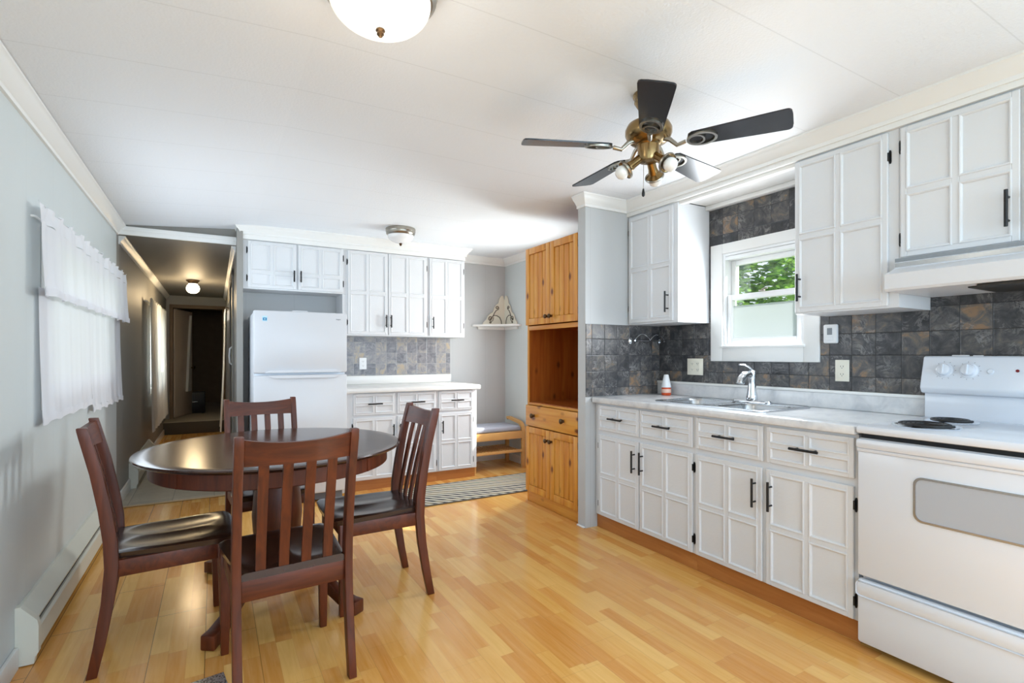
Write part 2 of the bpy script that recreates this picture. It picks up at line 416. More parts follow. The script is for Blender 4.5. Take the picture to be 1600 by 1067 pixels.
struct('wall_hall_left', wall_with_holes('x', XL-.12, XL, 5.06, 13.1, 0, 2.4, [(7.5, 8.75, .8, 1.72), (9.25, 9.6, 1.0, 1.75)]), M['hallwall'])
struct('wall_right', wall_with_holes('x', XR, XR+.12, YF, 9.0, 0, 2.45, [(-1.9, -.4, .95, 2.05), (1.73, 2.278, 1.265, 1.88), (3.7, 4.6, 0, 2.02)]), M['wall_y'])
struct('wall_back', box(PX1, XR, YB, YB+.12, 0, 2.45), M['wall_x'])
struct('wall_front', wall_with_holes('y', YF-.12, YF, XL-.12, XR+.12, 0, 2.45, [(-.2, 2.5, .75, 2.12)]), M['wall_x'])
struct('wall_partition', box(2.238, XR, 2.855, 2.938, 0, CZ), M['wall_x'])
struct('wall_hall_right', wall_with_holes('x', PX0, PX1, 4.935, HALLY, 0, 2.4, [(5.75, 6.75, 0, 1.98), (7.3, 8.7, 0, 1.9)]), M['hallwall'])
# ceiling: flat over the kitchen, dropping a little to the outside wall
prof = [(XL-.12, 2.225), (-.66, 2.238), (.30, 2.312), (.9, CZ), (XR+.12, CZ), (XR+.12, CZ+.15), (XL-.12, CZ+.15)]
struct('ceiling', prism(bm_new(), prof, lambda u, v: (u, YF-.12, v), lambda u, v: (u, YB+.12, v)), M['ceil'], smooth=False)
struct('ceiling_hall', box(XL, PX0, 5.16, 13.1, HALLZ, HALLZ+.1), M['hallshade'])
struct('wall_hall_header', box(XL, PX1, 5.09, 5.16, HALLZ, 2.33), M['hallshade'])
# end of the hall: a step up, a doorway and the dark room behind
struct('wall_hall_end', wall_with_holes('y', HALLY, HALLY+.1, XL, PX1, 0, 2.4, [(-.57, .12, 0, 1.97)]), M['hallwall'])
struct('floor_bedroom', box(XL, 2.0, 9.36, 13.1, -.1, .185), M['carpet'])
struct('trim_step', box(XL+.001, PX0-.001, 9.335, 9.358, .0005, .18, .004), M['stepdark'])
struct('wall_bedroom_back', box(XL, 2.0, 13.0, 13.1, .19, 2.4), M['darkwall'])
struct('wall_bedroom_front', box(PX1+.0005, 2.0, HALLY, HALLY+.1, 0, 2.4), M['darkwall'])
struct('wall_bedroom_right', box(1.9, 2.0, 10.01, 13.0, .19, 2.4), M['darkwall'])
struct('ceiling_bedroom', box(PX1, 2.0, 10.0, 13.1, 2.2, 2.3), M['darkwall'])
bm = bm_new(); bx(bm, -.62, -.57, 9.865, 10.02, .186, 2.02, .004); bx(bm, .12, .162, 9.865, 10.02, .186, 2.02, .004); bx(bm, -.62, .162, 9.866, 10.02, 1.965, 2.02, .004)
struct('trim_door_casing', bm, M['darkwall'])
# closet behind the hall openings keeps daylight out
struct('wall_closet', box(.9, .95, 5.4, 9.9, 0, 2.4), M['darkwall'])

CROWN = [(0, 0), (.058, 0), (.058, -.010), (.048, -.018), (.046, -.026), (.030, -.040), (.018, -.060), (.012, -.064), (.012, -.082), (0, -.082)]
def crown(name, p0, p1, nrm, z, mat=M['trimw'], m0=0, m1=0, sc=1.0):
    """moulding from p0 to p1 (xy); nrm points into the room; m0/m1: mitre (+1 lengthens with offset, -1 shortens)"""
    d = Vector((p1[0]-p0[0], p1[1]-p0[1])).normalized()
    def f(p, sgn, m): return lambda u, v: (p[0]+nrm[0]*u*sc+d.x*sgn*m*u*sc, p[1]+nrm[1]*u*sc+d.y*sgn*m*u*sc, z+v*sc)
    return struct(name, prism(bm_new(), CROWN, f(p0, -1, m0), f(p1, 1, m1)), mat)
crown('trim_1', (XL, YF), (XL, 5.085), (1, 0), 2.2385)
bm = bm_new(); bx(bm, XL, PX1, 5.07, 5.09, HALLZ-.005, HALLZ+.062, .003); bx(bm, XL, PX1, 5.062, 5.07, HALLZ+.03, HALLZ+.062, .002)
struct('trim_2', bm, M['trimw'])
crown('trim_3', (2.29, YB), (XR, YB), (0, -1), CZ, m1=-1)
crown('trim_4', (XR, YB), (XR, 2.94), (-1, 0), CZ, m0=-1)
crown('trim_5', (2.238, 2.938), (2.238, 2.855), (-1, 0), CZ, m1=1)
crown('trim_6', (2.238, 2.855), (2.62, 2.855), (0, -1), CZ, m0=1, m1=-1)
# fascia and crown over the sink wall cabinets
bm = bm_new(); bx(bm, 2.62, 2.645, .28, 2.8545, 2.216, CZ-.0005)
struct('trim_7', bm, M['trimw'])
crown('trim_8', (2.62, 2.855), (2.62, .28), (-1, 0), CZ, m0=-1)
bm = bm_new(); bx(bm, .212, 2.29, 4.95, 4.975, 2.2, CZ-.0005)
struct('trim_9', bm, M['trimw'])
crown('trim_10', (.206, 4.95), (2.29, 4.95), (0, -1), CZ, m0=1, m1=1)
crown('trim_11', (2.29, 4.95), (2.29, YB), (1, 0), CZ, m0=1, m1=-1)
crown('trim_12', (.206, 5.09), (.206, 4.95), (-1, 0), CZ-.008, m1=1)
crown('trim_13', (XL, 5.16), (XL, 9.9), (1, 0), HALLZ, M['trimw'], sc=.8)
crown('trim_14', (PX0, 9.9), (PX0, 5.16), (-1, 0), HALLZ, M['trimw'], sc=.6)
# recessed soffit over the sink window
bm = bm_new(); bx(bm, 2.645, 2.945, 1.602, 2.388, 2.22, CZ-.001); bx(bm, 2.645, 2.69, 1.602, 2.388, 2.196, 2.22, .003); bx(bm, 2.90, 2.945, 1.602, 2.388, 2.19, 2.22, .006)
struct('trim_15', bm, M['trimw'])
# baseboards
def bb(name, x0, x1, y0, y1, h=.085): struct(name, box(x0, x1, y0, y1, .0005, h, .004), M['trimw'])
bb('baseboard_left', XL+.0005, XL+.016, YF, 2.66); bb('baseboard_left_middle', XL+.0005, XL+.016, 4.48, 5.72, .1)
bb('baseboard_hall_left', XL+.0005, XL+.016, 7.3, 9.33, .09)
bb('baseboard_back', 2.29, XR-.001, YB-.016, YB-.0005); bb('baseboard_right', XR-.016, XR-.0005, 4.65, YB-.02)
bb('baseboard_partition', 2.222, 2.2375, 2.857, 2.936, .012)
struct('trim_16', box(XL+.02, PX0-.001, 5.045, 5.075, .0045, .010, .002), M['strip'])

# ------------------------------------------------------------------ windows and doors
def sash(bm, y0, y1, z0, z1, x0, x1, w):
    bx(bm, x0, x1, y0, y0+w, z0, z1, .003); bx(bm, x0, x1, y1-w, y1, z0, z1, .003)
    bx(bm, x0, x1, y0+w, y1-w, z0, z0+w, .003); bx(bm, x0, x1, y0+w, y1-w, z1-w, z1, .003)
def window1():
    y0, y1, z0, z1 = 1.73, 2.278, 1.265, 1.88
    w = struct('window_1', bm_new(), M['winframe']); bpy.data.objects.remove(w)
    w = bpy.data.objects.new('window_1', None); COL.objects.link(w); w['kind'] = 'structure'
    bm = bm_new(); X0, X1 = XR-.018, XR-.0005
    bx(bm, X0, X1, y1, y1+.092, z0-.10, z1+.066, .003); bx(bm, X0, X1, y0-.09, y0, z0-.10, z1+.066, .003)
    bx(bm, X0, X1, y0, y1, z1, z1+.066, .003); bx(bm, X0, X1, y0, y1, z0-.10, z0, .003)
    bx(bm, X0-.01, X1, y0-.01, y1+.01, z0-.012, z0+.002, .002)
    part(w, 'window_casing', bm, M['trimw'])
    bm = bm_new(); sash(bm, y0, y1, z0, z1, XR-.01, XR+.11, .018)
    bx(bm, XR-.01, XR+.06, y0+.018, y1-.018, z1-.045, z1-.02, .003)
    part(w, 'window_frame', bm, M['winframe'])
    zm = 1.575
    up = part(w, 'upper_sash', (lambda b: (sash(b, y0+.02, y1-.02, zm-.005, z1-.045, XR+.05, XR+.085, .034), b)[1])(bm_new()), M['winframe'])
    part(up, 'pane', box(XR+.066, XR+.070, y0+.05, y1-.05, zm+.028, z1-.078), M['glass'])
    lo = part(w, 'lower_sash', (lambda b: (sash(b, y0+.02, y1-.02, z0+.018, zm+.028, XR+.008, XR+.045, .036), b)[1])(bm_new()), M['winframe'])
    part(lo, 'pane', box(XR+.025, XR+.029, y0+.054, y1-.054, z0+.052, zm-.045), M['frost'])
    part(lo, 'pane', box(XR+.0255, XR+.0285, y0+.054, y1-.054, zm-.044, zm-.007), M['glass'])
    bm = bm_new(); bx(bm, XR-.006, XR+.012, 1.985, 2.02, zm+.029, zm+.038, .002); tube(bm, [(XR-.0, 2.0, zm+.04), (XR-.004, 1.98, zm+.046), (XR-.006, 1.96, zm+.044)], .005, 8)
    part(w, 'sash_lock', bm, M['nickel'])
window1()
def slider(name, y0, y1, z0, z1):
    w = bpy.data.objects.new(name, None); COL.objects.link(w); w['kind'] = 'structure'
    bm = bm_new(); sash(bm, y0-.06, y1+.06, z0-.06, z1+.06, XL+.0003, XL+.006, .062)
    part(w, 'window_casing', bm, M['trimw'])
    bm = bm_new(); ym = (y0+y1)/2; sash(bm, y0, ym+.02, z0, z1, XL-.08, XL-.05, .04); sash(bm, ym-.02, y1, z0, z1, XL-.05, XL-.02, .04)
    part(w, 'sash', bm, M['winframe'])
    bm = bm_new(); bx(bm, XL-.067, XL-.064, y0+.04, ym-.02, z0+.04, z1-.04); bx(bm, XL-.037, XL-.034, ym+.02, y1-.04, z0+.04, z1-.04)
    part(w, 'pane', bm, M['glass'])
slider('window_2', 3.08, 4.80, 1.02, 1.72); slider('window_3', 7.5, 8.75, .8, 1.72); slider('window_4', 9.25, 9.6, 1.0, 1.75); slider('window_5', -1.95, -.25, .95, 2.05)
w6 = bpy.data.objects.new('window_6_added', None); COL.objects.link(w6); w6['kind'] = 'structure'  # unseen window added on this side so fill reaches the left wall
bm = bm_new(); sash(bm, -1.9, -1.13, .95, 2.05, XR+.03, XR+.07, .04); sash(bm, -1.17, -.4, .95, 2.05, XR+.03, XR+.07, .04)
part(w6, 'sash', bm, M['winframe'])
bm = bm_new(); sash(bm, -1.96, -.34, .89, 2.11, XR-.014, XR-.0003, .062); part(w6, 'window_casing', bm, M['trimw'])
bm = bm_new(); bx(bm, XR+.048, XR+.052, -1.86, -1.17, .99, 2.01); bx(bm, XR+.048, XR+.052, -1.13, -.44, .99, 2.01); part(w6, 'pane', bm, M['glass'])
# outside door in the nook, hidden behind the pantry
d = bpy.data.objects.new('door_1', None); COL.objects.link(d); d['kind'] = 'structure'
part(d, 'door_leaf', wall_with_holes('x', XR+.03, XR+.075, 3.72, 4.58, .005, 2.0, [(3.9, 4.32, .98, 1.82)]), M['trimw'])
part(d, 'pane', box(XR+.05, XR+.054, 3.9, 4.32, .98, 1.82), M['glass'])
bm = bm_new(); bx(bm, XR-.016, XR-.0005, 3.68, 3.7, 0, 2.08, .003); bx(bm, XR-.016, XR-.0005, 4.6, 4.65, 0, 2.08, .003); bx(bm, XR-.016, XR-.0005, 3.7, 4.6, 2.02, 2.08, .003)
part(d, 'door_casing', bm, M['trimw'])
lathe(b := bm_new(), [(.0, 0), (.012, 0), (.012, .03), (.026, .04), (.028, .055), (.018, .065), (0, .066)], 16, mat=Matrix.Translation((XR+.03, 3.78, .95)) @ Matrix.Rotation(-PI/2, 4, 'Y'))
part(d, 'knob', b, M['nickel'])
# grey door on the right of the hall
d = bpy.data.objects.new('door_2', None); COL.objects.link(d); d['kind'] = 'structure'
part(d, 'door_leaf', box(PX0+.004, PX0+.04, 5.76, 6.74, .005, 1.975, .003), M['greydoor'])
bm = bm_new(); bx(bm, PX0-.014, PX0-.0005, 5.70, 5.755, .0045, 2.04, .003); bx(bm, PX0-.014, PX0-.0005, 6.745, 6.80, .0045, 2.04, .003); bx(bm, PX0-.014, PX0-.0005, 5.70, 6.8, 1.98, 2.05, .003)
part(d, 'door_casing', bm, M['hallshade'])
part(d, 'handle', tube(bm_new(), [(PX0+.003, 5.86, 1.10), (PX0-.03, 5.86, 1.13), (PX0-.035, 5.86, 1.2), (PX0-.03, 5.86, 1.27), (PX0+.003, 5.86, 1.30)], .009, 8), M['platew'])
# bedroom door standing open at the hall end
d = bpy.data.objects.new('door_3', None); COL.objects.link(d); d['kind'] = 'structure'
d.location = (-.567, 9.985, .19); d.rotation_euler = (0, 0, math.radians(71))
part(d, 'door_leaf', box(0, .67, -.02, .018, .005, 1.765, .003), M['doorw'])
bm = bm_new(); lathe(bm, [(0, 0), (.011, 0), (.011, .03), (.024, .04), (.026, .055), (.016, .064), (0, .065)], 16, mat=Matrix.Translation((.61, -.02, .80)) @ Matrix.Rotation(PI/2, 4, 'X'))
part(d, 'knob', bm, M['brass'])

# ------------------------------------------------------------------ tile backsplashes
bm = bm_new()
bx(bm, XR-.008, XR-.0006, 2.371, 2.847, 1.0, 1.4245); bx(bm, XR-.008, XR-.0006, 1.639, 2.371, 1.0, 1.164)
bx(bm, XR-.008, XR-.0006, 1.6015, 2.3885, 1.947, 2.189); bx(bm, XR-.008, XR-.0006, 1.126, 1.639, 1.0, 1.4185); bx(bm, XR-.008, XR-.0006, .25, 1.1255, .9, 1.628)
bx(bm, XR-.008, XR-.0006, 2.371, 2.388, 1.4245, 1.947); bx(bm, XR-.008, XR-.0006, 1.6015, 1.639, 1.4185, 1.947)
solo('tile_backsplash', bm, M['tile_y'], 'dark slate tile backsplash around the sink window and behind the stove', 'backsplash')
solo('tile_backsplash', box(2.24, XR-.009, 2.847, 2.8545, .916, 1.424), M['tile_x'], 'dark slate tile panel on the short end wall under the chrome rail', 'backsplash')
solo('tile_backsplash', box(.985, 2.25, YB-.008, YB-.0006, 1.0, 1.394), M['tile_b'], 'slate tile backsplash, colour lightened as by door light, between the back counter and wall cupboards', 'backsplash')

# ------------------------------------------------------------------ cabinet kit (local: x right, front faces -y, z up)
def panel_front(w, h, th=.020, split=.5, rail=.024, drawer=False):
    bm = bm_new()
    bx(bm, 0, w, .010, th, 0, h, .002)
    r = rail; mid = h*split; c = r*.55
    for a in ((0, r, 0, h), (w-r, w, 0, h), (r, w-r, 0, r), (r, w-r, h-r, h), (w/2-c, w/2+c, r, h-r)):
        bx(bm, a[0], a[1], .0045, .0105, a[2], a[3], .0022, 1)
    for a in ((r, w/2-c), (w/2+c, w-r)): bx(bm, a[0], a[1], .0045, .0105, mid-c, mid+c, .0022, 1)
    st = .009 if not drawer else .007
    for xa, xb in ((r, w/2-c), (w/2+c, w-r)):
        for za, zb in ((r, mid-c), (mid+c, h-r)):
            # proud bead round each pane, mitred
            ring = [[(xa+o, y, za+o), (xb-o, y, za+o), (xb-o, y, zb-o), (xa+o, y, zb-o)] for o, y in ((-.002, .0105), (-.002, .002), (.001, .0005), (st*.55, .0015), (st, .0060), (st+.001, .0105))]
            ring_loft(bm, ring, False)
    return bm
def bar_handle(x, z, L, vert=True):
    bm = bm_new(); y = -.028
    if vert:
        tube(bm, [(x, y, z-L/2), (x, y, z+L/2)], .0062, 10)
        for s in (-1, 1): tube(bm, [(x, .003, z+s*L*.32), (x, y, z+s*L*.32)], .0045, 8)
    else:
        tube(bm, [(x-L/2, y, z), (x+L/2, y, z)], .0062, 10)
        for s in (-1, 1): tube(bm, [(x+s*L*.32, .003, z), (x+s*L*.32, y, z)], .0045, 8)
    return bm
def hinge_bm(x, z, side, double=False):
    """face-frame butterfly hinge; x = door edge"""
    bm = bm_new(); h = .030
    def leaf(x0, x1, y0, y1):
        c = (x0+x1)/2; hw = (x1-x0)/2
        P = [(c-hw, z-h*.7), (c-hw*.5, z-h), (c+hw*.5, z-h), (c+hw, z-h*.7), (c+hw, z+h*.7), (c+hw*.5, z+h), (c-hw*.5, z+h), (c-hw, z+h*.7)]
        prism(bm, P, lambda u, v: (u, y0, v), lambda u, v: (u, y1, v))
    s = -1 if side == 'L' else 1
    a, b = sorted((x+s*.001, x+s*.0105)); leaf(a, b, .0155, .0197)
    tube(bm, [(x+s*.001, .010, z-h*.62), (x+s*.001, .010, z+h*.62)], .0055, 8)
    return bm
def door(root, x, z, w, h, hs, handle, split=.5, name='door', hinge_z=(.14, .86), hl=.14):
    """hs: hinge side; handle: (dx from handle-side edge, z) """
    d = part(root, name, panel_front(w, h, split=split), M['cab'], smooth=False); d.location = (x, -.020, z)
    hx = w-handle[0] if hs == 'L' else handle[0]
    part(d, 'handle', bar_handle(hx, handle[1], hl), M['black'], 'black bar handle')
    for t in hinge_z:
        part(d, 'hinge', hinge_bm(0 if hs == 'L' else w, h*t, hs), M['black'], 'black butterfly hinge')
    return d
def drawer(root, x, z, w, h):
    d = part(root, 'drawer', panel_front(w, h, drawer=True, rail=.02), M['cab'], smooth=False); d.location = (x, -.020, z)
    part(d, 'handle', bar_handle(w/2, h/2+.004, .13, False), M['black'], 'black bar handle')
    return d
RZ = -PI/2
def carcass(w, d, z0, z1, top=False):
    """a box of boards with a face frame, open at the top"""
    bm = bm_new(); t = .016
    bx(bm, 0, t, .018, d, z0, z1); bx(bm, w-t, w, .018, d, z0, z1); bx(bm, t, w-t, .018, d, z0, z0+t); bx(bm, t, w-t, d-t, d, z0+t, z1)
    zm = z1-.205
    for xa, xb in ((0, .05), (w/2-.04, w/2+.04), (w-.05, w)): bx(bm, xa, xb, 0, .018, z0, z1)
    for xa, xb in ((.05, w/2-.04), (w/2+.04, w-.05)):
        for za, zb in ((z0, z0+.05), (zm-.035, zm+.035), (z1-.05, z1)): bx(bm, xa, xb, .0, .018, za, zb)
    return bm
# ---- right base cabinets
c = thing('base_cabinet', 'white base cabinet left of the sink run, against the grey end wall', 'cabinet', (2.33, 2.852, 0), RZ)
part(c, 'carcass', carcass(.8685, .60, .095, .874), M['cab'])
part(c, 'toe_kick', box(0, .8685, .012, .03, .0008, .095), M['kick'], 'brown wooden toe kick')
drawer(c, .042, .688, .396, .172); drawer(c, .444, .688, .412, .172)
door(c, .042, .10, .394, .556, 'L', (.03, .43)); door(c, .444, .10, .412, .556, 'R', (.03, .43))
c = thing('base_cabinet', 'white base cabinet with drawers directly beside the stove', 'cabinet', (2.33, 1.983, 0), RZ)
part(c, 'carcass', carcass(.843, .60, .095, .874), M['cab'])
part(c, 'toe_kick', box(0, .843, .012, .03, .0008, .095), M['kick'], 'brown wooden toe kick')
drawer(c, .012, .688, .402, .172); drawer(c, .436, .688, .394, .172)
door(c, .012, .10, .398, .556, 'L', (.03, .43)); door(c, .434, .10, .394, .556, 'R', (.03, .43))
# ---- right countertop with the sink cut-out
SX0, SX1, SY0, SY1 = 2.39, 2.86, 1.625, 2.385
t = thing('countertop', 'pale marbled laminate countertop along the sink wall', 'countertop', (2.285, 2.852, .876))
bm = bm_new(); ox, oy, oz = 2.285, 2.852, .876
def ct(x0, x1, y0, y1, z0, z1, bev=0): bx(bm, x0-ox, x1-ox, y0-oy, y1-oy, z0-oz, z1-oz, bev)
ct(2.285, SX0+.02, 1.136, 2.846, .8755, .914, .008); ct(SX1-.02, 2.945, 1.136, 2.846, .8765, .9137); ct(SX0+.015, SX1-.015, SY1-.02, 2.846, .8765, .9138); ct(SX0+.015, SX1-.015, 1.136, SY0+.02, .8765, .9138)
part(t, 'slab', bm, M['marble'])
bm = bm_new(); ct(2.920, 2.941, 1.137, 2.846, .914, .998, .004); part(t, 'upstand', bm, M['marble'])
bm = bm_new(); ct(2.916, 2.9415, 1.137, 2.846, .998, 1.014, .003); part(t, 'cap_strip', bm, M['trimw'], 'white cap strip')
# ---- sink
def rrect(x0, x1, y0, y1, r, n=6):
    P = []
    for cx, cy, a in ((x1-r, y1-r, 0), (x0+r, y1-r, 90), (x0+r, y0+r, 180), (x1-r, y0+r, 270)):
        for k in range(n+1):
            q = math.radians(a+90*k/n); P.append((cx+r*math.cos(q), cy+r*math.sin(q)))
    return P
def basin(bm, x0, x1, y0, y1, z, dep):
    lv = [(0, .006), (.004, .004), (.010, -.010), (.016, -dep+.03), (.04, -dep)]
    R = [[(px, py, z+dz) for px, py in rrect(x0+o, x1-o, y0+o, y1-o, max(.02, .07-o*.3))] for o, dz in lv]
    ring_loft(bm, R, False); f = [bm.verts.new(p) for p in R[-1]]; bm.faces.new(f)
s = thing('kitchen_sink', 'stainless double bowl sink set in the marbled countertop', 'sink', (2.62, 2.005, .915))
ym = 1.983; o = (2.62, 2.005, .915)
bm = bm_new()
z = .0
outer = rrect(SX0-o[0], SX1-o[0], SY0-o[1], SY1-o[1], .06)
ring_loft(bm, [[(x, y, .0) for x, y in outer], [(x, y, .006) for x, y in outer], [(x*.985, y*.99, .008) for x, y in outer]], False)
# deck as three strips and two bowl frames
def strip(x0, x1, y0, y1): bx(bm, x0-o[0], x1-o[0], y0-o[1], y1-o[1], .0, .0065)
strip(SX0+.006, SX0+.042, SY0+.03, SY1-.03); strip(SX1-.105, SX1-.006, SY0+.03, SY1-.03)
strip(SX0+.03, SX1-.03, SY0+.006, SY0+.034); strip(SX0+.03, SX1-.03, SY1-.034, SY1-.006); strip(SX0+.03, SX1-.03, ym-.022, ym+.022)
part(s, 'rim', bm, M['steel'])
for a, b in ((SY0+.03, ym-.018), (ym+.018, SY1-.03)):
    bm = bm_new(); basin(bm, SX0+.036-o[0], SX1-.1-o[0], a-o[1], b-o[1], .001, .165); bw = part(s, 'bowl', bm, M['steel'])
    part(bw, 'drain', lathe(bm_new(), [(0, -.162), (.03, -.162), (.04, -.158), (.043, -.1635)], 20, ((SX0+SX1-.064)/2-o[0], (a+b)/2-o[1], 0)), M['dark'])
# ---- faucet
FY = 1.975
f = thing('faucet', 'chrome single lever kitchen faucet standing behind the sink bowls', 'faucet', (2.815, FY, .9225), RZ)
bm = bm_new(); P = rrect(-.128, .128, -.028, .028, .026); ring_loft(bm, [[(x, y, 0) for x, y in P], [(x, y, .006) for x, y in P], [(x*.95, y*.85, .012) for x, y in P]], True); part(f, 'deck_plate', bm, M['chrome'])
bm = bm_new(); lathe(bm, [(.032, .011), (.034, .02), (.030, .045), (.0245, .08), (.022, .12), (.024, .15), (.027, .165), (.024, .185), (.012, .194), (0, .195)], 24); part(f, 'body', bm, M['chrome'])
bm = bm_new(); tube(bm, [(0, .005, .155), (0, -.035, .172), (0, -.075, .165), (0, -.105, .140), (0, -.112, .115)], [.018, .019, .021, .023, .024], 14); part(f, 'spout', bm, M['chrome'])
bm = bm_new(); tube(bm, [(0, 0, .188), (-.008, -.02, .212), (-.016, -.055, .226), (-.022, -.085, .226)], [.013, .012, .012, .009], 10, flat=.55); part(f, 'lever', bm, M['chrome'])
# ---- air freshener
a = thing('air_freshener', 'small cone air freshener, white top over orange base, beside counter corner', 'air freshener', (2.86, 2.70, .9145))
part(a, 'base', lathe(bm_new(), [(0, 0), (.030, 0), (.034, .005), (.035, .02), (.033, .052), (.028, .056), (0, .056)], 24), M['orange'], 'orange base')
part(a, 'sticker', lathe(bm_new(), [(.0352, .018), (.0356, .019), (.0352, .044), (.0347, .045)], 24), M['label'])
part(a, 'cap', lathe(bm_new(), [(0, .0565), (.034, .0565), (.035, .062), (.017, .146), (.012, .15), (0, .15)], 24), M['platew'], 'white cone top')
# ---- right wall cabinets
c = thing('wall_cabinet', 'white wall cabinet left of the sink window, single door', 'cabinet', (2.64, 2.852, 1.425), RZ)
part(c, 'carcass', box(0, .462, 0, .305, 0, .7905), M['cab'])
door(c, .012, .012, .415, .765, 'L', (.035, .125), split=.5)
c = thing('wall_cabinet', 'white wall cabinet between the sink window and the stove hood', 'cabinet', (2.64, 1.60, 1.419), RZ)
part(c, 'carcass', box(0, .473, 0, .305, 0, .7965), M['cab'])
door(c, .006, .008, .428, .78, 'R', (.03, .125), split=.5)
c = thing('wall_cabinet', 'white two door wall cabinet directly above the range hood', 'cabinet', (2.64, 1.1255, 1.629), RZ)
part(c, 'carcass', box(0, .845, 0, .305, 0, .5865), M['cab'])
door(c, .010, .008, .39, .57, 'L', (.03, .125), split=.5); door(c, .418, .008, .39, .57, 'R', (.03, .125), split=.5)
# ---- back wall cabinets
c = thing('wall_cabinet', 'short white wall cabinet with two doors above the refrigerator', 'cabinet', (.214, 4.97, 1.778))
part(c, 'carcass', box(0, .8545, 0, .298, 0, .4215), M['cab'])
door(c, .034, .012, .388, .40, 'L', (.02, .115), split=.34, hinge_z=(.2, .8), hl=.1); door(c, .438, .012, .388, .40, 'R', (.02, .115), split=.34, hinge_z=(.2, .8), hl=.1)
c = thing('wall_cabinet', 'tall white two door wall cabinet over the back counter beside the refrigerator', 'cabinet', (1.069, 4.97, 1.392))
part(c, 'carcass', box(0, .814, 0, .298, 0, .8075), M['cab'])
part(c, 'filler_panel', box(-.03, -.0005, .0, .298, .0, .385), M['cab'])
door(c, .016, .012, .38, .79, 'L', (.02, .13), hl=.12); door(c, .404, .012, .39, .79, 'R', (.02, .13), hl=.12)
c = thing('wall_cabinet', 'rightmost white wall cabinet on the back wall, single door', 'cabinet', (1.884, 4.97, 1.392))
part(c, 'carcass', box(0, .406, 0, .298, 0, .8075), M['cab'])
door(c, .012, .012, .376, .79, 'R', (.03, .13), hl=.12)
# ---- back base cabinets
c = thing('base_cabinet', 'white base cabinet beside the refrigerator, two drawers over two doors', 'cabinet', (.99, 4.63, 0))
part(c, 'carcass', box(0, .855, 0, .62, .092, .872), M['cab'])
part(c, 'toe_kick', box(.0, .855, .012, .03, .0008, .092), M['kick'], 'brown wooden toe kick')
drawer(c, .066, .672, .376, .19); drawer(c, .464, .672, .378, .19)
door(c, .066, .10, .376, .548, 'L', (.02, .42), hl=.12); door(c, .464, .10, .378, .548, 'R', (.02, .42), hl=.12)
c = thing('base_cabinet', 'end base cabinet of the back counter, one drawer over one door', 'cabinet', (1.846, 4.63, 0))
part(c, 'carcass', box(0, .418, 0, .62, .092, .872), M['cab'])
part(c, 'toe_kick', box(.0, .405, .012, .03, .0008, .092), M['kick'], 'brown wooden toe kick')
drawer(c, .014, .672, .362, .19); door(c, .014, .10, .362, .548, 'R', (.03, .42), hl=.12)
t = thing('countertop', 'plain white countertop with upstand on the back base cabinets', 'countertop', (.985, 4.575, .8725))
part(t, 'slab', box(0, 1.30, 0, .69, 0, .0415, .006), M['counterw'])
part(t, 'upstand', box(0, 1.27, .668, .690, .042, .1265, .003), M['counterw'])

# ------------------------------------------------------------------ refrigerator
f = thing('refrigerator', 'white top freezer refrigerator standing between hall and back counter', 'refrigerator', (.262, 4.45, 0))
FW = .706
part(f, 'body', box(.004, FW-.004, .068, .78, .03, 1.545, .006), M['fridge'])
bm = bm_new(); bx(bm, .03, FW-.03, .05, .09, .012, .07); 
for x in (.06, FW-.06):
    for y in (.12, .72): lathe(bm, [(0, .0008), (.02, .0008), (.02, .03), (0, .03)], 12, (x, y, 0))
part(f, 'base_grille', bm, M['gap'])
fz = part(f, 'freezer_door', box(0, FW, 0, .06, 1.064, 1.556, .012), M['fridge'])
fd = part(f, 'refrigerator_door', box(0, FW, 0, .06, .075, 1.046, .012), M['fridge'])
part(f, 'door_gasket', box(.012, FW-.012, .06, .069, .085, 1.55), M['appl'])
bm = bm_new(); prism(bm, [(.10, 1.046), (.64, 1.046), (.60, 1.022), (.14, 1.022)], lambda u, v: (u, -.016, v), lambda u, v: (u, .01, v)); part(fd, 'handle', bm, M['fridge'])
bm = bm_new(); prism(bm, [(.08, 1.066), (.66, 1.066), (.62, 1.085), (.12, 1.085)], lambda u, v: (u, -.012, v), lambda u, v: (u, .01, v)); part(fz, 'handle', bm, M['fridge'])
bm = bm_new(); bx(bm, .28, .40, .02, .12, 1.545, 1.566, .008); part(f, 'hinge_cover', bm, M['fridge'])
st = part(fz, 'sticker', box(.062, .098, -.0012, -.0002, 1.470, 1.512), M['bluel'], 'square energy sticker')
bm = bm_new(); bx(bm, .066, .094, -.0020, -.0013, 1.477, 1.499, 0); part(st, 'emblem', bm, M['blue'])
bm = bm_new()
for k in range(5):
    P = [(0.080+.006*math.cos(PI/2+2*PI*k/5), 1.488+.006*math.sin(PI/2+2*PI*k/5)), (0.080+.0026*math.cos(PI/2+2*PI*(k+.5)/5), 1.488+.0026*math.sin(PI/2+2*PI*(k+.5)/5)), (.080, 1.488), (0.080+.0026*math.cos(PI/2+2*PI*(k-.5)/5), 1.488+.0026*math.sin(PI/2+2*PI*(k-.5)/5))]
    prism(bm, P, lambda u, v: (u, -.0024, v), lambda u, v: (u, -.0021, v))
part(st, 'star', bm, M['platew'])
def text_mesh(s, size, depth=.0004):
    cu = bpy.data.curves.new('lettering', 'FONT'); cu.body = s; cu.size = size; cu.extrude = depth; cu.align_x = 'CENTER'; cu.align_y = 'CENTER'
    ob = bpy.data.objects.new('lettering', cu); COL.objects.link(ob); bpy.context.view_layer.update()
    me = bpy.data.meshes.new_from_object(ob.evaluated_get(bpy.context.evaluated_depsgraph_get()))
    bpy.data.objects.remove(ob); return me
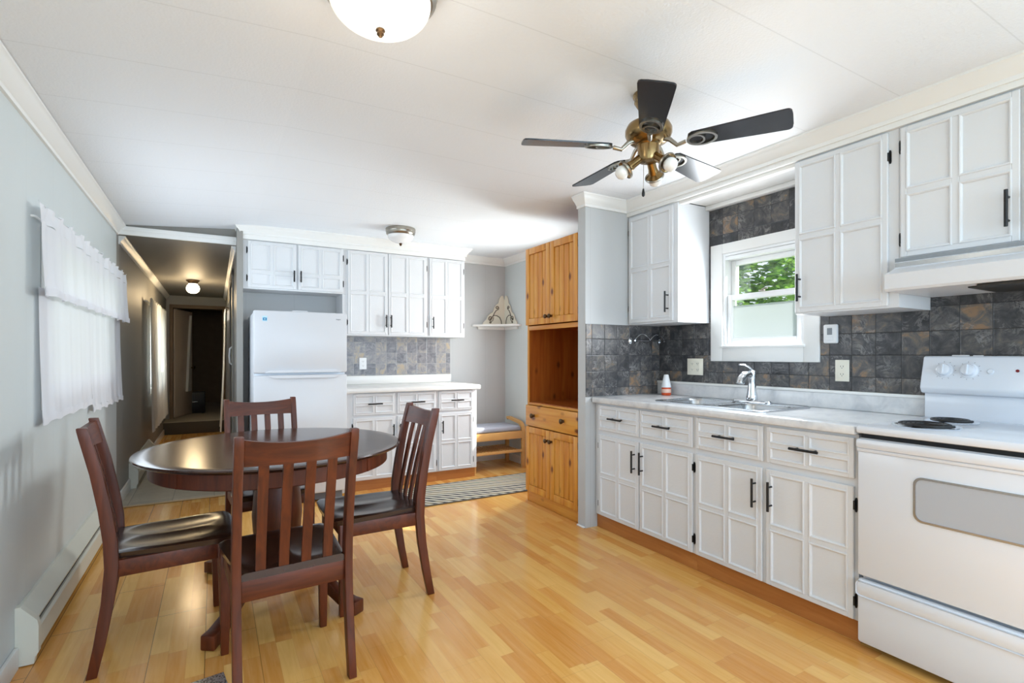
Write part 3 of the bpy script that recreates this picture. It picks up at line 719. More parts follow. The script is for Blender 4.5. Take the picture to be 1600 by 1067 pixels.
def lettering(parent, s, size, mat, matrix, name='lettering'):
    me = text_mesh(s, size); me.transform(matrix); me.materials.clear(); me.materials.append(mat)
    o = bpy.data.objects.new(name, me); COL.objects.link(o); o.parent = parent; return o
lettering(fz, 'Insignia', .013, M['gap'], Matrix.Translation((.635, -.001, 1.503)) @ Matrix.Rotation(PI/2, 4, 'X'))

# ------------------------------------------------------------------ stove
s = thing('stove', 'white electric coil stove at the right edge of the kitchen', 'stove', (2.30, 1.130, 0), RZ)
SW = .76
part(s, 'body', box(.004, SW-.004, .035, .62, .02, .885), M['appl'])
part(s, 'feet', bx(bx(box(.03, .07, .06, .1, .0008, .02), SW-.07, SW-.03, .06, .1, .0008, .02), .03, SW-.03, .55, .6, .0008, .02), M['dark'])
part(s, 'gap_strip', box(.008, SW-.008, .012, .034, .30, .884), M['dark'], 'black gap above the oven door')
bm = bm_new(); bx(bm, 0, SW, -.020, .56, .886, .918, .010); bx(bm, .0, SW, .55, .640, .886, .918); part(s, 'cooktop', bm, M['appl'])
# oven door with a raised handle lip along its top
dr = part(s, 'oven_door', bx(bx(box(.002, SW-.002, -.010, .012, .304, .868, .010), .002, SW-.002, -.026, -.008, .826, .866, .012), .002, SW-.002, -.017, -.008, .812, .83, .006), M['appl'])
def rr_ring(x0, x1, z0, z1, r, o, y0, y1):
    A = rrect(x0, x1, z0, z1, r); B = rrect(x0+o, x1-o, z0+o, z1-o, r-o*.6)
    bm = bm_new(); ring_loft(bm, [[(u, y0, v) for u, v in A], [(u, y1, v) for u, v in A], [(u, y1, v) for u, v in B], [(u, y0, v) for u, v in B]], False, True); return bm
wz0, wz1 = .578, .748
wf = part(dr, 'window_surround', rr_ring(.200, SW-.2, wz0, wz1, .03, .008, -.0095, -.0145), M['steel'], 'thin metal surround')
bm = bm_new(); prism(bm, rrect(.206, SW-.206, wz0+.006, wz1-.006, .025), lambda u, v: (u, -.0097, v), lambda u, v: (u, -.0118, v)); part(dr, 'window', bm, M['ovenglass'], 'grey oven window')
part(s, 'storage_drawer', bx(box(.002, SW-.002, -.012, .02, .030, .292, .012), .002, SW-.002, -.022, -.008, .225, .285, .014), M['appl'])
# backguard
bm = bm_new(); bx(bm, .002, SW-.002, .585, .642, .917, 1.035, .004)
part(s, 'back_riser', bm, M['appl'])
bm = bm_new(); PR = [(.560, 1.030), (.642, 1.030), (.642, 1.200), (.600, 1.200), (.575, 1.19)]; PR = [(.548, 1.055), (.562, 1.030), (.642, 1.030), (.642, 1.200), (.598, 1.202), (.588, 1.198)]
prism(bm, PR, lambda u, v: (-.004, u, v), lambda u, v: (SW+.004, u, v)); bmesh.ops.bevel(bm, geom=bm.edges[:], offset=.008, segments=3, affect='EDGES', profile=.5)
bg = part(s, 'backguard', bm, M['appl'])
part(s, 'riser_seam', box(.004, SW-.004, .583, .60, 1.0295, 1.0335), M['gap'])
nrm = Matrix.Rotation(math.atan2(.04, .143), 4, 'X')
def on_panel(x, zz): return Matrix.Translation((x, .548+(zz-1.055)*.04/.143-.0005, zz)) @ Matrix.Rotation(PI/2-math.atan2(.04, .143), 4, 'X')
for x in (.085, .172, SW-.172, SW-.085):
    k = part(bg, 'knob', lathe(bm_new(), [(.033, -.004), (.033, .004), (.027, .008), (.024, .022), (.020, .025), (0, .025)], 28, mat=on_panel(x, 1.137)), M['appl'])
    bm = bm_new(); bx(bm, -.004, .004, -.022, .022, .024, .032, .002)
    bmesh.ops.transform(bm, matrix=on_panel(x, 1.137), verts=bm.verts[:]); part(k, 'grip', bm, M['appl'])
    bm = bm_new()
    for q in range(9):
        a = math.radians(-40+q*32.5); tube(bm, [(.038*math.sin(a), .038*math.cos(a), .0004), (.042*math.sin(a), .042*math.cos(a), .0004)], .0008, 5)
    bmesh.ops.transform(bm, matrix=on_panel(x, 1.137), verts=bm.verts[:]); part(bg, 'dial_marks', bm, M['gap'])
part(bg, 'switch', lathe(bm_new(), [(.012, -.003), (.012, .003), (.009, .007), (0, .007)], 16, mat=on_panel(.245, 1.135)), M['appl'])
part(bg, 'indicator_lamp', lathe(bm_new(), [(.006, -.003), (.006, .002), (0, .003)], 14, mat=on_panel(.330, 1.14)), M['red'], 'small red lamp')
bm = bm_new(); bx(bm, .10, .16, .60, .615, 1.198, 1.206, .002); bx(bm, .175, .21, .60, .612, 1.198, 1.205, .002); part(bg, 'top_clip', bm, M['platew'])
def burner(x, y, r, n):
    dp = part(s, 'drip_pan', lathe(bm_new(), [(r+.012, .9185), (r+.014, .923), (r+.006, .9225), (r-.006, .919), (0, .9186)], 36, (x, y, 0)), M['chrome'], 'chrome drip pan')
    pts = []; T = n*24
    for k in range(T+1):
        a = 2*PI*k/24; rr = .018+(r-.024)*k/T; pts.append((x+rr*math.cos(a), y+rr*math.sin(a), .929))
    bm = bm_new(); tube(bm, pts, .0052, 8)
    for q in range(3):
        a = 2*PI*q/3+.4; tube(bm, [(x, y, .9225), (x+(r-.01)*math.cos(a), y+(r-.01)*math.sin(a), .9225)], .003, 6)
    part(dp, 'coil', bm, M['coil'], 'black coil element')
burner(.17, .165, .098, 5); burner(.16, .425, .078, 4); burner(SW-.17, .165, .078, 4); burner(SW-.16, .425, .098, 5)
# ------------------------------------------------------------------ range hood
h = thing('range_hood', 'off white range hood mounted under the cabinet above the stove', 'range hood', (2.64, 1.118, 1.478), RZ)
bm = bm_new()
PR = [(-.148, .022), (-.148, .088), (-.125, .1), (-.012, .118), (-.012, .1495), (.305, .1495), (.305, .004), (-.14, .004)]
PR = [(-.150, .010), (-.150, .072), (-.138, .078), (-.06, .105), (-.06, .149), (.296, .149), (.296, .0), (-.14, .0)]
prism(bm, PR, lambda u, v: (0, u, v), lambda u, v: (.765, u, v))
part(h, 'shell', bm, M['hoodw'])
part(h, 'front_trim', box(.002, .763, -.0615, -.05, .110, .128), M['steel'], 'grey steel trim strip')
part(h, 'front_trim', box(.002, .763, -.0625, -.05, .132, .148), M['lcd'], 'grey steel trim strip')
part(h, 'filter', box(.25, .53, -.05, .24, -.006, -.0005), M['filter'], 'dark metal filter')
part(h, 'lamp_cover', box(.30, .48, -.125, -.06, -.012, -.0005, .004), M['filter'])
bm = bm_new(); bx(bm, .60, .64, -.153, -.15, .03, .045, .001); bx(bm, .66, .70, -.153, -.15, .03, .045, .001); part(h, 'switch', bm, M['dark'])

# ------------------------------------------------------------------ pantry
PW = .715
p = thing('pine_pantry', 'tall honey pine pantry cupboard with open niche, left of the partition', 'pantry', (2.275, 3.662, 0), RZ)
bm = bm_new(); PD = .66
bx(bm, 0, .02, 0, PD, .0008, 2.085); bx(bm, PW-.02, PW, 0, PD, .0008, 2.085); bx(bm, .02, PW-.02, PD-.02, PD, .0008, 2.085)
for z0, z1 in ((.065, .085), (.60, .62), (.80, .82), (1.425, 1.445), (2.065, 2.085)): bx(bm, .02, PW-.02, 0, PD-.02, z0, z1)
part(p, 'carcass', bm, M['pined'])
for q in ((0, .022), (PW-.022, PW)): part(p, 'stile', box(q[0], q[1], -.012, -.0005, .0008, 2.085, .002), M['pine'])
for q in ((.0008, .085), (1.41, 1.445), (.797, .815)): part(p, 'rail', box(.022, PW-.022, -.012, -.0005, q[0], q[1], .002), M['pineh'])
def plank_door(root, x, z, w, h, knob, hs):
    bm = bm_new(); r = .052
    for a in ((0, r, 0, h), (w-r, w, 0, h)): bx(bm, a[0], a[1], -.020, 0, a[2], a[3], .003)
    for a in ((r, w-r, 0, r), (r, w-r, h-r, h)): bx(bm, a[0], a[1], -.0195, 0, a[2], a[3], .003)
    n = 4; pw = (w-2*r)/n
    for k in range(n): bx(bm, r+pw*k+.0016, r+pw*(k+1)-.0016, -.012, -.002, r, h-r, .0048, 1)
    d = part(root, 'door', bm, M['pine']); d.location = (x, -.0125, z)
    kb = lathe(bm_new(), [(.010, 0), (.008, .012), (.016, .02), (.017, .028), (.010, .034), (0, .035)], 16, mat=Matrix.Translation((knob[0], -.020, knob[1])) @ Matrix.Rotation(PI/2, 4, 'X'))
    part(d, 'knob', kb, M['brassd'], 'dark bronze knob')
    for t in (.12, .88):
        xx = 0 if hs == 'L' else w
        part(d, 'hinge', tube(bm_new(), [(xx, -.012, h*t-.025), (xx, -.012, h*t+.025)], .006, 8), M['brassd'])
plank_door(p, .004, 1.452, .351, .63, (.325, .055), 'L'); plank_door(p, .360, 1.452, .351, .63, (.026, .055), 'R')
plank_door(p, .004, .09, .351, .53, (.325, .45), 'L'); plank_door(p, .360, .09, .351, .53, (.026, .45), 'R')
d = part(p, 'drawer', box(.004, PW-.004, -.032, -.0125, .628, .795, .004), M['pineh'])
for x in (.13, PW-.175):
    part(d, 'knob', lathe(bm_new(), [(.011, 0), (.009, .012), (.019, .02), (.020, .028), (.012, .034), (0, .035)], 16, mat=Matrix.Translation((x, -.032, .715)) @ Matrix.Rotation(PI/2, 4, 'X')), M['brassd'], 'dark bronze knob')

# ------------------------------------------------------------------ corner shelf and ornament
s = thing('corner_shelf', 'small white triangular shelf in the back corner', 'shelf', (2.948, 5.268, 1.53))
bm = bm_new(); prism(bm, [(0, 0), (-.43, 0), (-.43, -.03), (-.03, -.37), (0, -.37)], lambda u, v: (u, v, 0), lambda u, v: (u, v, .022)); part(s, 'board', bm, M['trimw'])
bm = bm_new(); bx(bm, -.36, -.02, -.018, -.0005, -.03, -.001); bx(bm, -.018, -.0005, -.3, -.02, -.03, -.001); part(s, 'cleat', bm, M['trimw'])
o = thing('corner_ornament', 'cream two winged scrollwork ornament standing on the corner shelf', 'ornament', (2.945, 5.265, 1.5525))
WP = [(.004, .0), (.30, .0), (.285, .03), (.25, .06), (.235, .10), (.20, .13), (.165, .15), (.15, .20), (.125, .235), (.095, .255), (.085, .30), (.065, .335), (.045, .345), (.03, .335), (.02, .30), (.004, .27)]
def wing_pts(f):
    bm = bm_new(); prism(bm, WP, lambda u, v: f(u, .004, v), lambda u, v: f(u, .016, v)); return bm
def spiral(f, cx, cz, r, a0, turns, tail):
    P = []
    for k in range(22):
        q = k/21; a = a0+turns*2*PI*q; rr = r*(.25+.75*q); P.append(f(cx+rr*math.cos(a), .0185, cz+rr*math.sin(a)))
    P += [f(u, .0185, v) for u, v in tail]
    return P
for f in (lambda u, w, v: (-u, -w, v), lambda u, w, v: (-w, -u, v)):
    wg = part(o, 'wing', wing_pts(f), M['ornw'])
    bm = bm_new()
    tube(bm, spiral(f, .20, .075, .028, 0, -1.2, [(.165, .11), (.12, .11), (.08, .09), (.06, .05), (.055, .005)]), .0045, 6)
    tube(bm, spiral(f, .115, .20, .024, PI, 1.2, [(.13, .165), (.155, .13), (.165, .10)]), .0045, 6)
    tube(bm, spiral(f, .20, .03, .012, 0, 1, [(.17, .05), (.16, .09)]), .004, 6)
    part(wg, 'scroll', bm, M['iron'], 'dark iron scroll')
# ------------------------------------------------------------------ bench
b = thing('storage_bench', 'low bamboo shoe bench with grey cushion in the back corner', 'bench', (2.30, 4.73, 0))
BW = .56
fr = bm_new(); bx(fr, 0, BW, .0, .022, .318, .395, .004); bx(fr, 0, BW, .36, .382, .318, .395, .004); bx(fr, .0, BW, .022, .36, .385, .396)
part(b, 'seat_frame', fr, M['bamboo'])
def end_frame(x0, x1):
    bm = bm_new(); path = [(.0, .0008), (.0, .38), (.006, .43), (.03, .468), (.07, .49), (.13, .50), (.30, .52), (.34, .519), (.355, .505)]
    w = .03; R = []
    for i, (y, z) in enumerate(path):
        a = path[max(0, i-1)]; c = path[min(len(path)-1, i+1)]; t = Vector((c[0]-a[0], c[1]-a[1])).normalized(); n = Vector((t.y, -t.x))
        if i == 0: n = Vector((1, 0))
        R.append([(x0, y, z), (x1, y, z), (x1, y+n.x*w, z+n.y*w), (x0, y+n.x*w, z+n.y*w)])
    ring_loft(bm, R); bx(bm, x0, x1, .35, .38, .0008, .40, .003); return bm
for x0 in (-.0, BW-.002): part(b, 'end_frame', end_frame(x0 if x0 > .1 else -.03, (x0 if x0 > .1 else -.03)+.04), M['bamboo'])
bm = bm_new(); bx(bm, 0, BW-.003, .0, .02, .172, .200, .003); bx(bm, 0, BW-.003, .362, .382, .172, .200, .003)
for k in range(13): bx(bm, .02+k*.041, .042+k*.041, .018, .364, .186, .197, .002, 1)
part(b, 'slatted_shelf', bm, M['bamboo'])
bm = bm_new(); bx(bm, .005, BW-.01, .012, .37, .3965, .452, .022, 4)
part(b, 'cushion', bm, M['cush'], 'grey fabric cushion')
# ------------------------------------------------------------------ rug
r = thing('braided_rug', 'grey and beige woven runner rug on the floor before the back counter', 'rug', (2.1, 4.19, .0008))
part(r, 'field', box(-.72, .72, -.29, .29, 0, .008, .002), M['rug'])
bm = bm_new(); bx(bm, -.73, .73, -.302, -.29, 0, .009, .003); bx(bm, -.73, .73, .29, .302, 0, .009, .003); part(r, 'binding', bm, M['rugedge'], 'dark edge binding')

# ------------------------------------------------------------------ dining table
TX, TY, TR = .28, 2.885, .61
t = thing('dining_table', 'round dark mahogany pedestal dining table ringed by four chairs', 'table', (TX, TY, 0), math.radians(4))
part(t, 'tabletop', lathe(bm_new(), [(0, .727), (TR-.02, .727), (TR-.006, .733), (TR, .742), (TR-.003, .748), (TR-.012, .7505), (TR-.05, .751), (0, .751)], 96), M['tabletop'])
bm = bm_new(); N = 72; r0, r1 = .545, .525
A = [[((r)*math.cos(2*PI*k/N), (r)*math.sin(2*PI*k/N), z) for k in range(N)] for r, z in ((r0, .7265), (r0, .655), (r0-.004, .651), (r1, .651), (r1, .7265))]
ring_loft(bm, A, False)
for k in range(4):
    a = PI/4*(1+2*k)-.15
    c_, s_ = math.cos(a), math.sin(a)
    st_ = len(bm.verts); bx(bm, .538, .5475, -.004, .004, .653, .7265); bm.verts.ensure_lookup_table()
    for v in bm.verts[st_:]: v.co = Vector((v.co.x*c_-v.co.y*s_, v.co.x*s_+v.co.y*c_, v.co.z))
part(t, 'apron', bm, M['mahog'])
part(t, 'pedestal', lathe(bm_new(), [(0, .15), (.07, .15), (.085, .17), (.088, .22), (.095, .26), (.112, .32), (.118, .40), (.110, .50), (.095, .58), (.085, .62), (.09, .65), (.13, .68), (.135, .726), (0, .726)], 40), M['mahog'])
def table_foot(a):
    path = [(.05, .235, .055, .06), (.12, .23, .05, .058), (.20, .20, .043, .054), (.28, .15, .036, .05), (.36, .10, .032, .048), (.43, .062, .028, .05), (.50, .038, .030, .056), (.545, .033, .031, .062)]
    c_, s_ = math.cos(a), math.sin(a); R = []
    for r, z, hh, w in path:
        w /= 2; q = [(r, -w, z-hh), (r, w, z-hh), (r, w, z+hh), (r, -w, z+hh)]
        R.append([Vector((x*c_-y*s_, x*s_+y*c_, max(.0008, zz))) for x, y, zz in q])
    bm = ring_loft(bm_new(), R); bmesh.ops.bevel(bm, geom=[e for e in bm.edges], offset=.006, segments=2, affect='EDGES', profile=.5); return bm
for a in (236, 304, 56, 124): part(t, 'foot', table_foot(math.radians(a-4)), M['mahog'])

# ------------------------------------------------------------------ dining chairs (local: faces +y, origin under the rear posts)
def chair_post(sx):
    prof = [(-.060, 0, .034), (-.036, .12, .038), (-.012, .27, .042), (0, .40, .045), (-.004, .50, .045), (-.020, .62, .042), (-.046, .76, .039), (-.080, .90, .035), (-.088, .935, .033)]
    R = []
    for y, z, d in prof:
        w = .0145; x = sx*.190
        R.append([(x-w, y-d/2, max(.0008, z)), (x+w, y-d/2, max(.0008, z)), (x+w, y+d/2, max(.0008, z)), (x-w, y+d/2, max(.0008, z))])
    bm = ring_loft(bm_new(), R)
    bmesh.ops.bevel(bm, geom=[e for e in bm.edges if not (abs(e.verts[0].co.z-e.verts[1].co.z) < 1e-5 and .01 < e.verts[0].co.z < .93)], offset=.003, segments=2, affect='EDGES', profile=.5)
    return bm
def chair_y(z):
    P = [(0, -.060), (.12, -.036), (.27, -.012), (.40, 0), (.50, -.004), (.62, -.020), (.76, -.046), (.90, -.080), (.95, -.092)]
    for (a, ya), (b_, yb) in zip(P, P[1:]):
        if a <= z <= b_: return ya+(yb-ya)*(z-a)/(b_-a)
    return P[-1][1]
def chair_seat():
    bm = bm_new(); nx, ny = 26, 26; top = []; bot = []
    for j in range(ny+1):
        v = j/ny; y = -.012+v*.432
        hw = .178+.034*min(1, v*1.25); 
        if v > .9: hw -= .02*((v-.9)/.1)**2
        rt, rb = [], []
        for i in range(nx+1):
            u = -1+2*i/nx; x = u*hw
            yy = y+(.012*(1-u*u) if v > .95 else 0)
            dish = 0
            for cx in (-.45, .45):
                q = ((u-cx)/.52)**2+((v-.5)/.42)**2
                if q < 1: dish = max(dish, .011*(1-q)**1.0)
            edge = .006*max(0, (abs(u)-.94)/.06)**2+.006*max(0, (v-.95)/.05)**2
            rt.append(bm.verts.new((x, yy, .452-dish-edge))); rb.append(bm.verts.new((x*.985, yy*.99, .424)))
        top.append(rt); bot.append(rb)
    for j in range(ny):
        for i in range(nx):
            bm.faces.new((top[j][i], top[j][i+1], top[j+1][i+1], top[j+1][i])); bm.faces.new((bot[j][i], bot[j+1][i], bot[j+1][i+1], bot[j][i+1]))
    for j in range(ny):
        bm.faces.new((top[j][0], top[j+1][0], bot[j+1][0], bot[j][0])); bm.faces.new((top[j][nx], bot[j][nx], bot[j+1][nx], top[j+1][nx]))
    for i in range(nx):
        bm.faces.new((top[0][i], bot[0][i], bot[0][i+1], top[0][i+1])); bm.faces.new((top[ny][i], top[ny][i+1], bot[ny][i+1], bot[ny][i]))
    return bm
def make_chair(label):
    c = thing('dining_chair', label, 'chair')
    part(c, 'seat', chair_seat(), M['seat'])
    for sx in (-1, 1):
        part(c, 'back_post', chair_post(sx), M['mahog'])
        R = [[(sx*x0-w, y-w, z), (sx*x0+w, y-w, z), (sx*x0+w, y+w, z), (sx*x0-w, y+w, z)] for x0, y, z, w in ((.192, .375, .0008, .014), (.190, .372, .24, .018), (.188, .370, .4238, .021))]
        bm = ring_loft(bm_new(), R); bmesh.ops.bevel(bm, geom=bm.edges[:], offset=.003, segments=2, affect='EDGES', profile=.5)
        part(c, 'leg', bm, M['mahog'])
    fr = bm_new()
    for sx in (-1, 1): bx(fr, sx*.198, sx*.178, .02, .352, .36, .4235, .002)
    bx(fr, -.168, .168, .360, .382, .36, .4235, .002)
    part(c, 'seat_rail', fr, M['mahogh'])
    part(c, 'rear_rail', box(-.176, .176, -.012, .012, .352, .428, .003), M['mahogh'])
    # bowed top rail
    R = []
    for k in range(15):
        u = -1+2*k/14; x = u*.1765; bow = -.030*(1-u*u)
        zt = .924-.016*(1-abs(u)**2.2)
        q = []
        for z, dy in ((.832, -.011), (.832, .011), (zt, .010), (zt, -.010)):
            q.append((x, chair_y(z)+bow+dy, z))
        R.append(q)
    bm = ring_loft(bm_new(), R); part(c, 'top_rail', bm, M['mahogh'])
    for k in range(4):
        x = -.114+.076*k; u = x/.1765; R = []
        for q in range(9):
            z = .428+(.836-.428)*q/8; bow = -.030*(1-u*u)*(q/8)
            y = chair_y(z)+bow-.004*math.sin(PI*q/8); w = .0165
            R.append([(x-w, y-.006, z), (x+w, y-.006, z), (x+w, y+.006, z), (x-w, y+.006, z)])
        part(c, 'slat', ring_loft(bm_new(), R), M['mahog'])
    return c
ch = make_chair('dark slat back chair nearest the camera, seen from behind'); ch.location = (.254, 2.022, 0); ch.rotation_euler = (0, 0, math.radians(4))
ch['group'] = 'chairs round the dining table'
dup(ch, (-.350, 2.645, 0), math.radians(-86), 'dark slat back chair at left with its back to the curtained wall')
dup(ch, (.885, 2.655, 0), math.radians(91), 'dark slat back chair on the right of the table, seen side on')
dup(ch, (.262, 3.52, 0), math.radians(185), 'dark slat back chair behind the table, in front of the refrigerator')

# ------------------------------------------------------------------ ceiling fan
FX, FYY = 1.61, 1.62
f = thing('ceiling_fan', 'antique brass ceiling fan with five dark blades and spot lamps', 'ceiling fan', (FX, FYY, CZ-.0005), 0)
Z = -CZ+.0005
part(f, 'canopy', lathe(bm_new(), [(0, 0), (.064, 0), (.066, -.01), (.058, -.02), (.060, -.034), (.046, -.056), (.022, -.066), (0, -.066)], 32), M['brass'])
part(f, 'downrod', lathe(bm_new(), [(0, -.06), (.014, -.06), (.014, -.12), (0, -.12)], 16), M['brass'])
part(f, 'motor_housing', lathe(bm_new(), [(0, -.105), (.03, -.108), (.06, -.116), (.088, -.132), (.098, -.152), (.098, -.172), (.090, -.190), (.075, -.205), (.05, -.214), (0, -.214)], 40), M['brass'])
part(f, 'switch_housing', lathe(bm_new(), [(0, -.205), (.05, -.208), (.052, -.216), (.046, -.222), (.045, -.275), (.040, -.288), (.02, -.294), (0, -.294)], 32), M['brass'])
BZ = 2.092+Z
for k in range(5):
    a = math.radians(12+72*k)
    Mx = Matrix.Rotation(a, 4, 'Z') @ Matrix.Translation((0, 0, BZ)) @ Matrix.Rotation(math.radians(-12), 4, 'X')
    # outline, tapering from tip to root
    out = [(.185, -.046), (.30, -.052), (.44, -.060), (.525, -.064)] + [(.525+.018*math.sin(t), -.046-.018*math.cos(t)) for t in (.4, .8, 1.2)] + [(.545, -.03), (.545, .03)] + [(.525+.018*math.sin(t), .046+.018*math.cos(t)) for t in (1.2, .8, .4)] + [(.525, .064), (.44, .060), (.30, .052), (.185, .046), (.17, .035), (.163, .015), (.163, -.015), (.17, -.035)]
    bm = bm_new(); prism(bm, out, lambda u, v: Mx @ Vector((u, v, 0)), lambda u, v: Mx @ Vector((u, v, .006)))
    bl = part(f, 'blade', bm, M['bladeu'])
    bm = bm_new()
    Mb = Mx @ Matrix.Translation((0, 0, -.004))
    tube(bm, [Matrix.Rotation(a, 4, 'Z') @ Vector((.06, 0, -.198)), Matrix.Rotation(a, 4, 'Z') @ Vector((.09, 0, -.212)), Matrix.Rotation(a, 4, 'Z') @ Vector((.12, 0, BZ-.012)), Mb @ Vector((.155, 0, 0))], [.012, .010, .009, .009], 10)
    def ringf(cx, ro, ri, cx2, sy=1.0):
        A = [Mb @ Vector((cx+ro*math.cos(t*PI/14), ro*sy*math.sin(t*PI/14), -.003)) for t in range(28)]; B = [Mb @ Vector((cx+ro*math.cos(t*PI/14), ro*sy*math.sin(t*PI/14), .004)) for t in range(28)]
        C = [Mb @ Vector((cx2+ri*math.cos(t*PI/14), ri*sy*math.sin(t*PI/14), .004)) for t in range(28)]; D = [Mb @ Vector((cx2+ri*math.cos(t*PI/14), ri*sy*math.sin(t*PI/14), -.003)) for t in range(28)]
        ring_loft(bm, [A, B, C, D], False, True)
    def ell(cx, ax_, ay_, th):
        Q = [[Mb @ Vector((cx+(ax_+o)*math.cos(t*PI/16), (ay_+o)*math.sin(t*PI/16), z)) for t in range(32)] for o, z in ((0, -.003), (0, .004), (-th, .004), (-th, -.003))]
        ring_loft(bm, Q, False, True)
    ell(.218, .060, .045, .010); ell(.196, .035, .033, .008)
    part(bl, 'bracket', bm, M['nickel'], 'pale metal blade bracket with ring cutouts')
def spot(a):
    d = Vector((math.cos(a)*.80, math.sin(a)*.80, -.62)).normalized()
    q = d.to_track_quat('Z', 'Y').to_matrix().to_4x4(); base = Vector((math.cos(a)*.020, math.sin(a)*.020, -.262))
    Mx = Matrix.Translation(base) @ q
    sp = part(f, 'spot_lamp', lathe(bm_new(), [(0, .0), (.017, .0), (.019, .062), (.021, .068), (.022, .082), (.030, .088), (.040, .096), (.041, .101), (.033, .098), (.021, .088), (.0, .086)], 28, mat=Mx), M['brass'])
    part(sp, 'bulb', lathe(bm_new(), [(0, .087), (.012, .087), (.014, .092), (.027, .106), (.030, .118), (.027, .132), (.016, .143), (0, .146)], 24, mat=Mx), M['bulb'])
    part(sp, 'trim_ring', lathe(bm_new(), [(.041, .094), (.043, .098), (.041, .104), (.039, .104), (.039, .094)], 28, mat=Mx), M['nickel'])
for a in (150, 275, 30): spot(math.radians(a))
pc = part(f, 'pull_chain', tube(bm_new(), [(-.012, .0, -.293), (-.022, .006, -.30), (-.024, .006, -.405)], .0012, 6), M['nickel'])
part(pc, 'pull_weight', lathe(bm_new(), [(0, -.405), (.003, -.406), (.0065, -.425), (.0065, -.435), (.003, -.440), (0, -.440)], 14, (-.024, .006, 0)), M['black'], 'black pull weight')

# ------------------------------------------------------------------ ceiling lamps
def bowl_lamp(label, x, y, z, R, lit, rimmat, dep):
    l = thing('ceiling_lamp', label, 'ceiling lamp', (x, y, z-.0005))
    part(l, 'rim', lathe(bm_new(), [(0, 0), (R*.98, 0), (R, -.008), (R*.985, -.02), (R*1.0, -.026), (R*.96, -.040), (R*.97, -.046), (R*.90, -.058), (R*.80, -.060), (0, -.06)], 56), rimmat)
    pr = [(R*.87, -.0605)]+[(R*.87*math.cos(t*PI/24), -.0605-(dep)*math.sin(t*PI/24)) for t in range(1, 12)]+[(0, -.0605-dep)]
    part(l, 'glass_bowl', lathe(bm_new(), pr, 56), M['lit'] if lit else M['lampw'])
    b0 = -.0605-dep
    part(l, 'finial', lathe(bm_new(), [(0, b0+.002), (.013, b0), (.014, b0-.004), (.010, b0-.008), (.011, b0-.014), (.005, b0-.022), (0, b0-.023)], 16), M['brassd'])
    return l
lp = bowl_lamp('large lit bowl ceiling lamp at the top edge of the photo', .427, 1.52, 2.316, .170, True, M['nickel'], .085)
light('bowl_lamp_glow', 'POINT', (0, 0, -.26), 2.2, (1, .93, .82), radius=.1, parent=lp)
bowl_lamp('small unlit bowl ceiling lamp near the back cupboards', 1.427, 4.44, CZ, .130, False, M['nickel'], .068)
l = thing('ceiling_lamp', 'lit globe lamp on the hall ceiling', 'ceiling lamp', (-.235, 7.75, HALLZ-.0005))
part(l, 'canopy', lathe(bm_new(), [(0, 0), (.075, 0), (.075, -.012), (.055, -.03), (.052, -.045), (0, -.045)], 28), M['brassd'])
part(l, 'globe', lathe(bm_new(), [(0, -.046), (.050, -.046), (.052, -.056), (.068, -.075), (.076, -.105), (.070, -.135), (.050, -.158), (.024, -.168), (0, -.169)], 28), M['lithall'])
light('hall_lamp_glow', 'POINT', (0, 0, -.23), 11, (1, .74, .42), radius=.1, parent=l)

# ------------------------------------------------------------------ outlets, thermostat, rail
def outlet(label, cat, x, y, z, rz, gangs=1, mat=M['plate'], name='outlet_plate'):
    w = .072*gangs-.008*(gangs-1)
    o = thing(name, label, cat, (x, y, z), rz)
    part(o, 'plate', box(-w/2, w/2, -.006, -.0005, -.058, .058, .002), mat)
    for g in range(gangs):
        cx = (g-(gangs-1)/2)*.046
        for s in (-1, 1):
            bm = bm_new(); prism(bm, rrect(cx-.017, cx+.017, s*.021-.0145, s*.021+.0145, .008, 4), lambda u, v: (u, -.0075, v), lambda u, v: (u, -.0055, v))
            so = part(o, 'socket', bm, mat)
            bm = bm_new(); bx(bm, cx-.0075, cx-.0055, -.0082, -.0074, s*.021-.002, s*.021+.006); bx(bm, cx+.0055, cx+.0075, -.0082, -.0074, s*.021-.002, s*.021+.006); tube(bm, [(cx, -.0082, s*.021-.007), (cx, -.0074, s*.021-.007)], .0022, 8)
            part(so, 'slots', bm, M['dark'], 'dark slots')
outlet('ivory double width outlet plate left of the sink faucet', 'outlet', XR-.0085, 2.505, 1.124, RZ, 2)
outlet('ivory single outlet plate right of the sink window', 'outlet', XR-.0085, 1.521, 1.122, RZ)
outlet('white outlet plate on the back wall slate tiles', 'outlet', 1.299, YB-.0085, 1.121, 0, 1, M['platew'])
t = thing('thermostat', 'small white thermostat on the slate tiles right of the window', 'thermostat', (XR-.0085, 1.575, 1.322), RZ)
part(t, 'case', box(-.036, .036, -.026, -.0005, -.052, .052, .008), M['platew'])
part(t, 'display', box(-.013, .013, -.0275, -.0258, -.005, .032, .0005), M['lcd'], 'grey display')
part(t, 'button', box(-.018, .018, -.0285, -.0258, -.036, -.018, .002), M['platew'])
r = thing('towel_rail', 'wavy chrome towel rail on the tiled end wall', 'towel rail', (2.80, 2.846, 1.31))
for x in (-.150, .150): part(r, 'rosette', lathe(bm_new(), [(.024, .0005), (.024, .004), (.016, .010), (.008, .014), (.007, .04), (.010, .044), (.010, .052), (0, .054)], 20, mat=Matrix.Translation((x, 0, 0)) @ Matrix.Rotation(PI/2, 4, 'X')), M['chrome'])
part(r, 'bar', tube(bm_new(), [(-.15, -.046, 0), (.15, -.046, 0)], .0042, 8), M['chrome'])
part(r, 'wave', tube(bm_new(), [(-.15+.30*k/40, -.046, .004+.044*abs(math.sin(PI*(k/40)*2.0+.0))**.8*(1 if True else 0)) for k in range(41)], .0036, 8), M['chrome'])

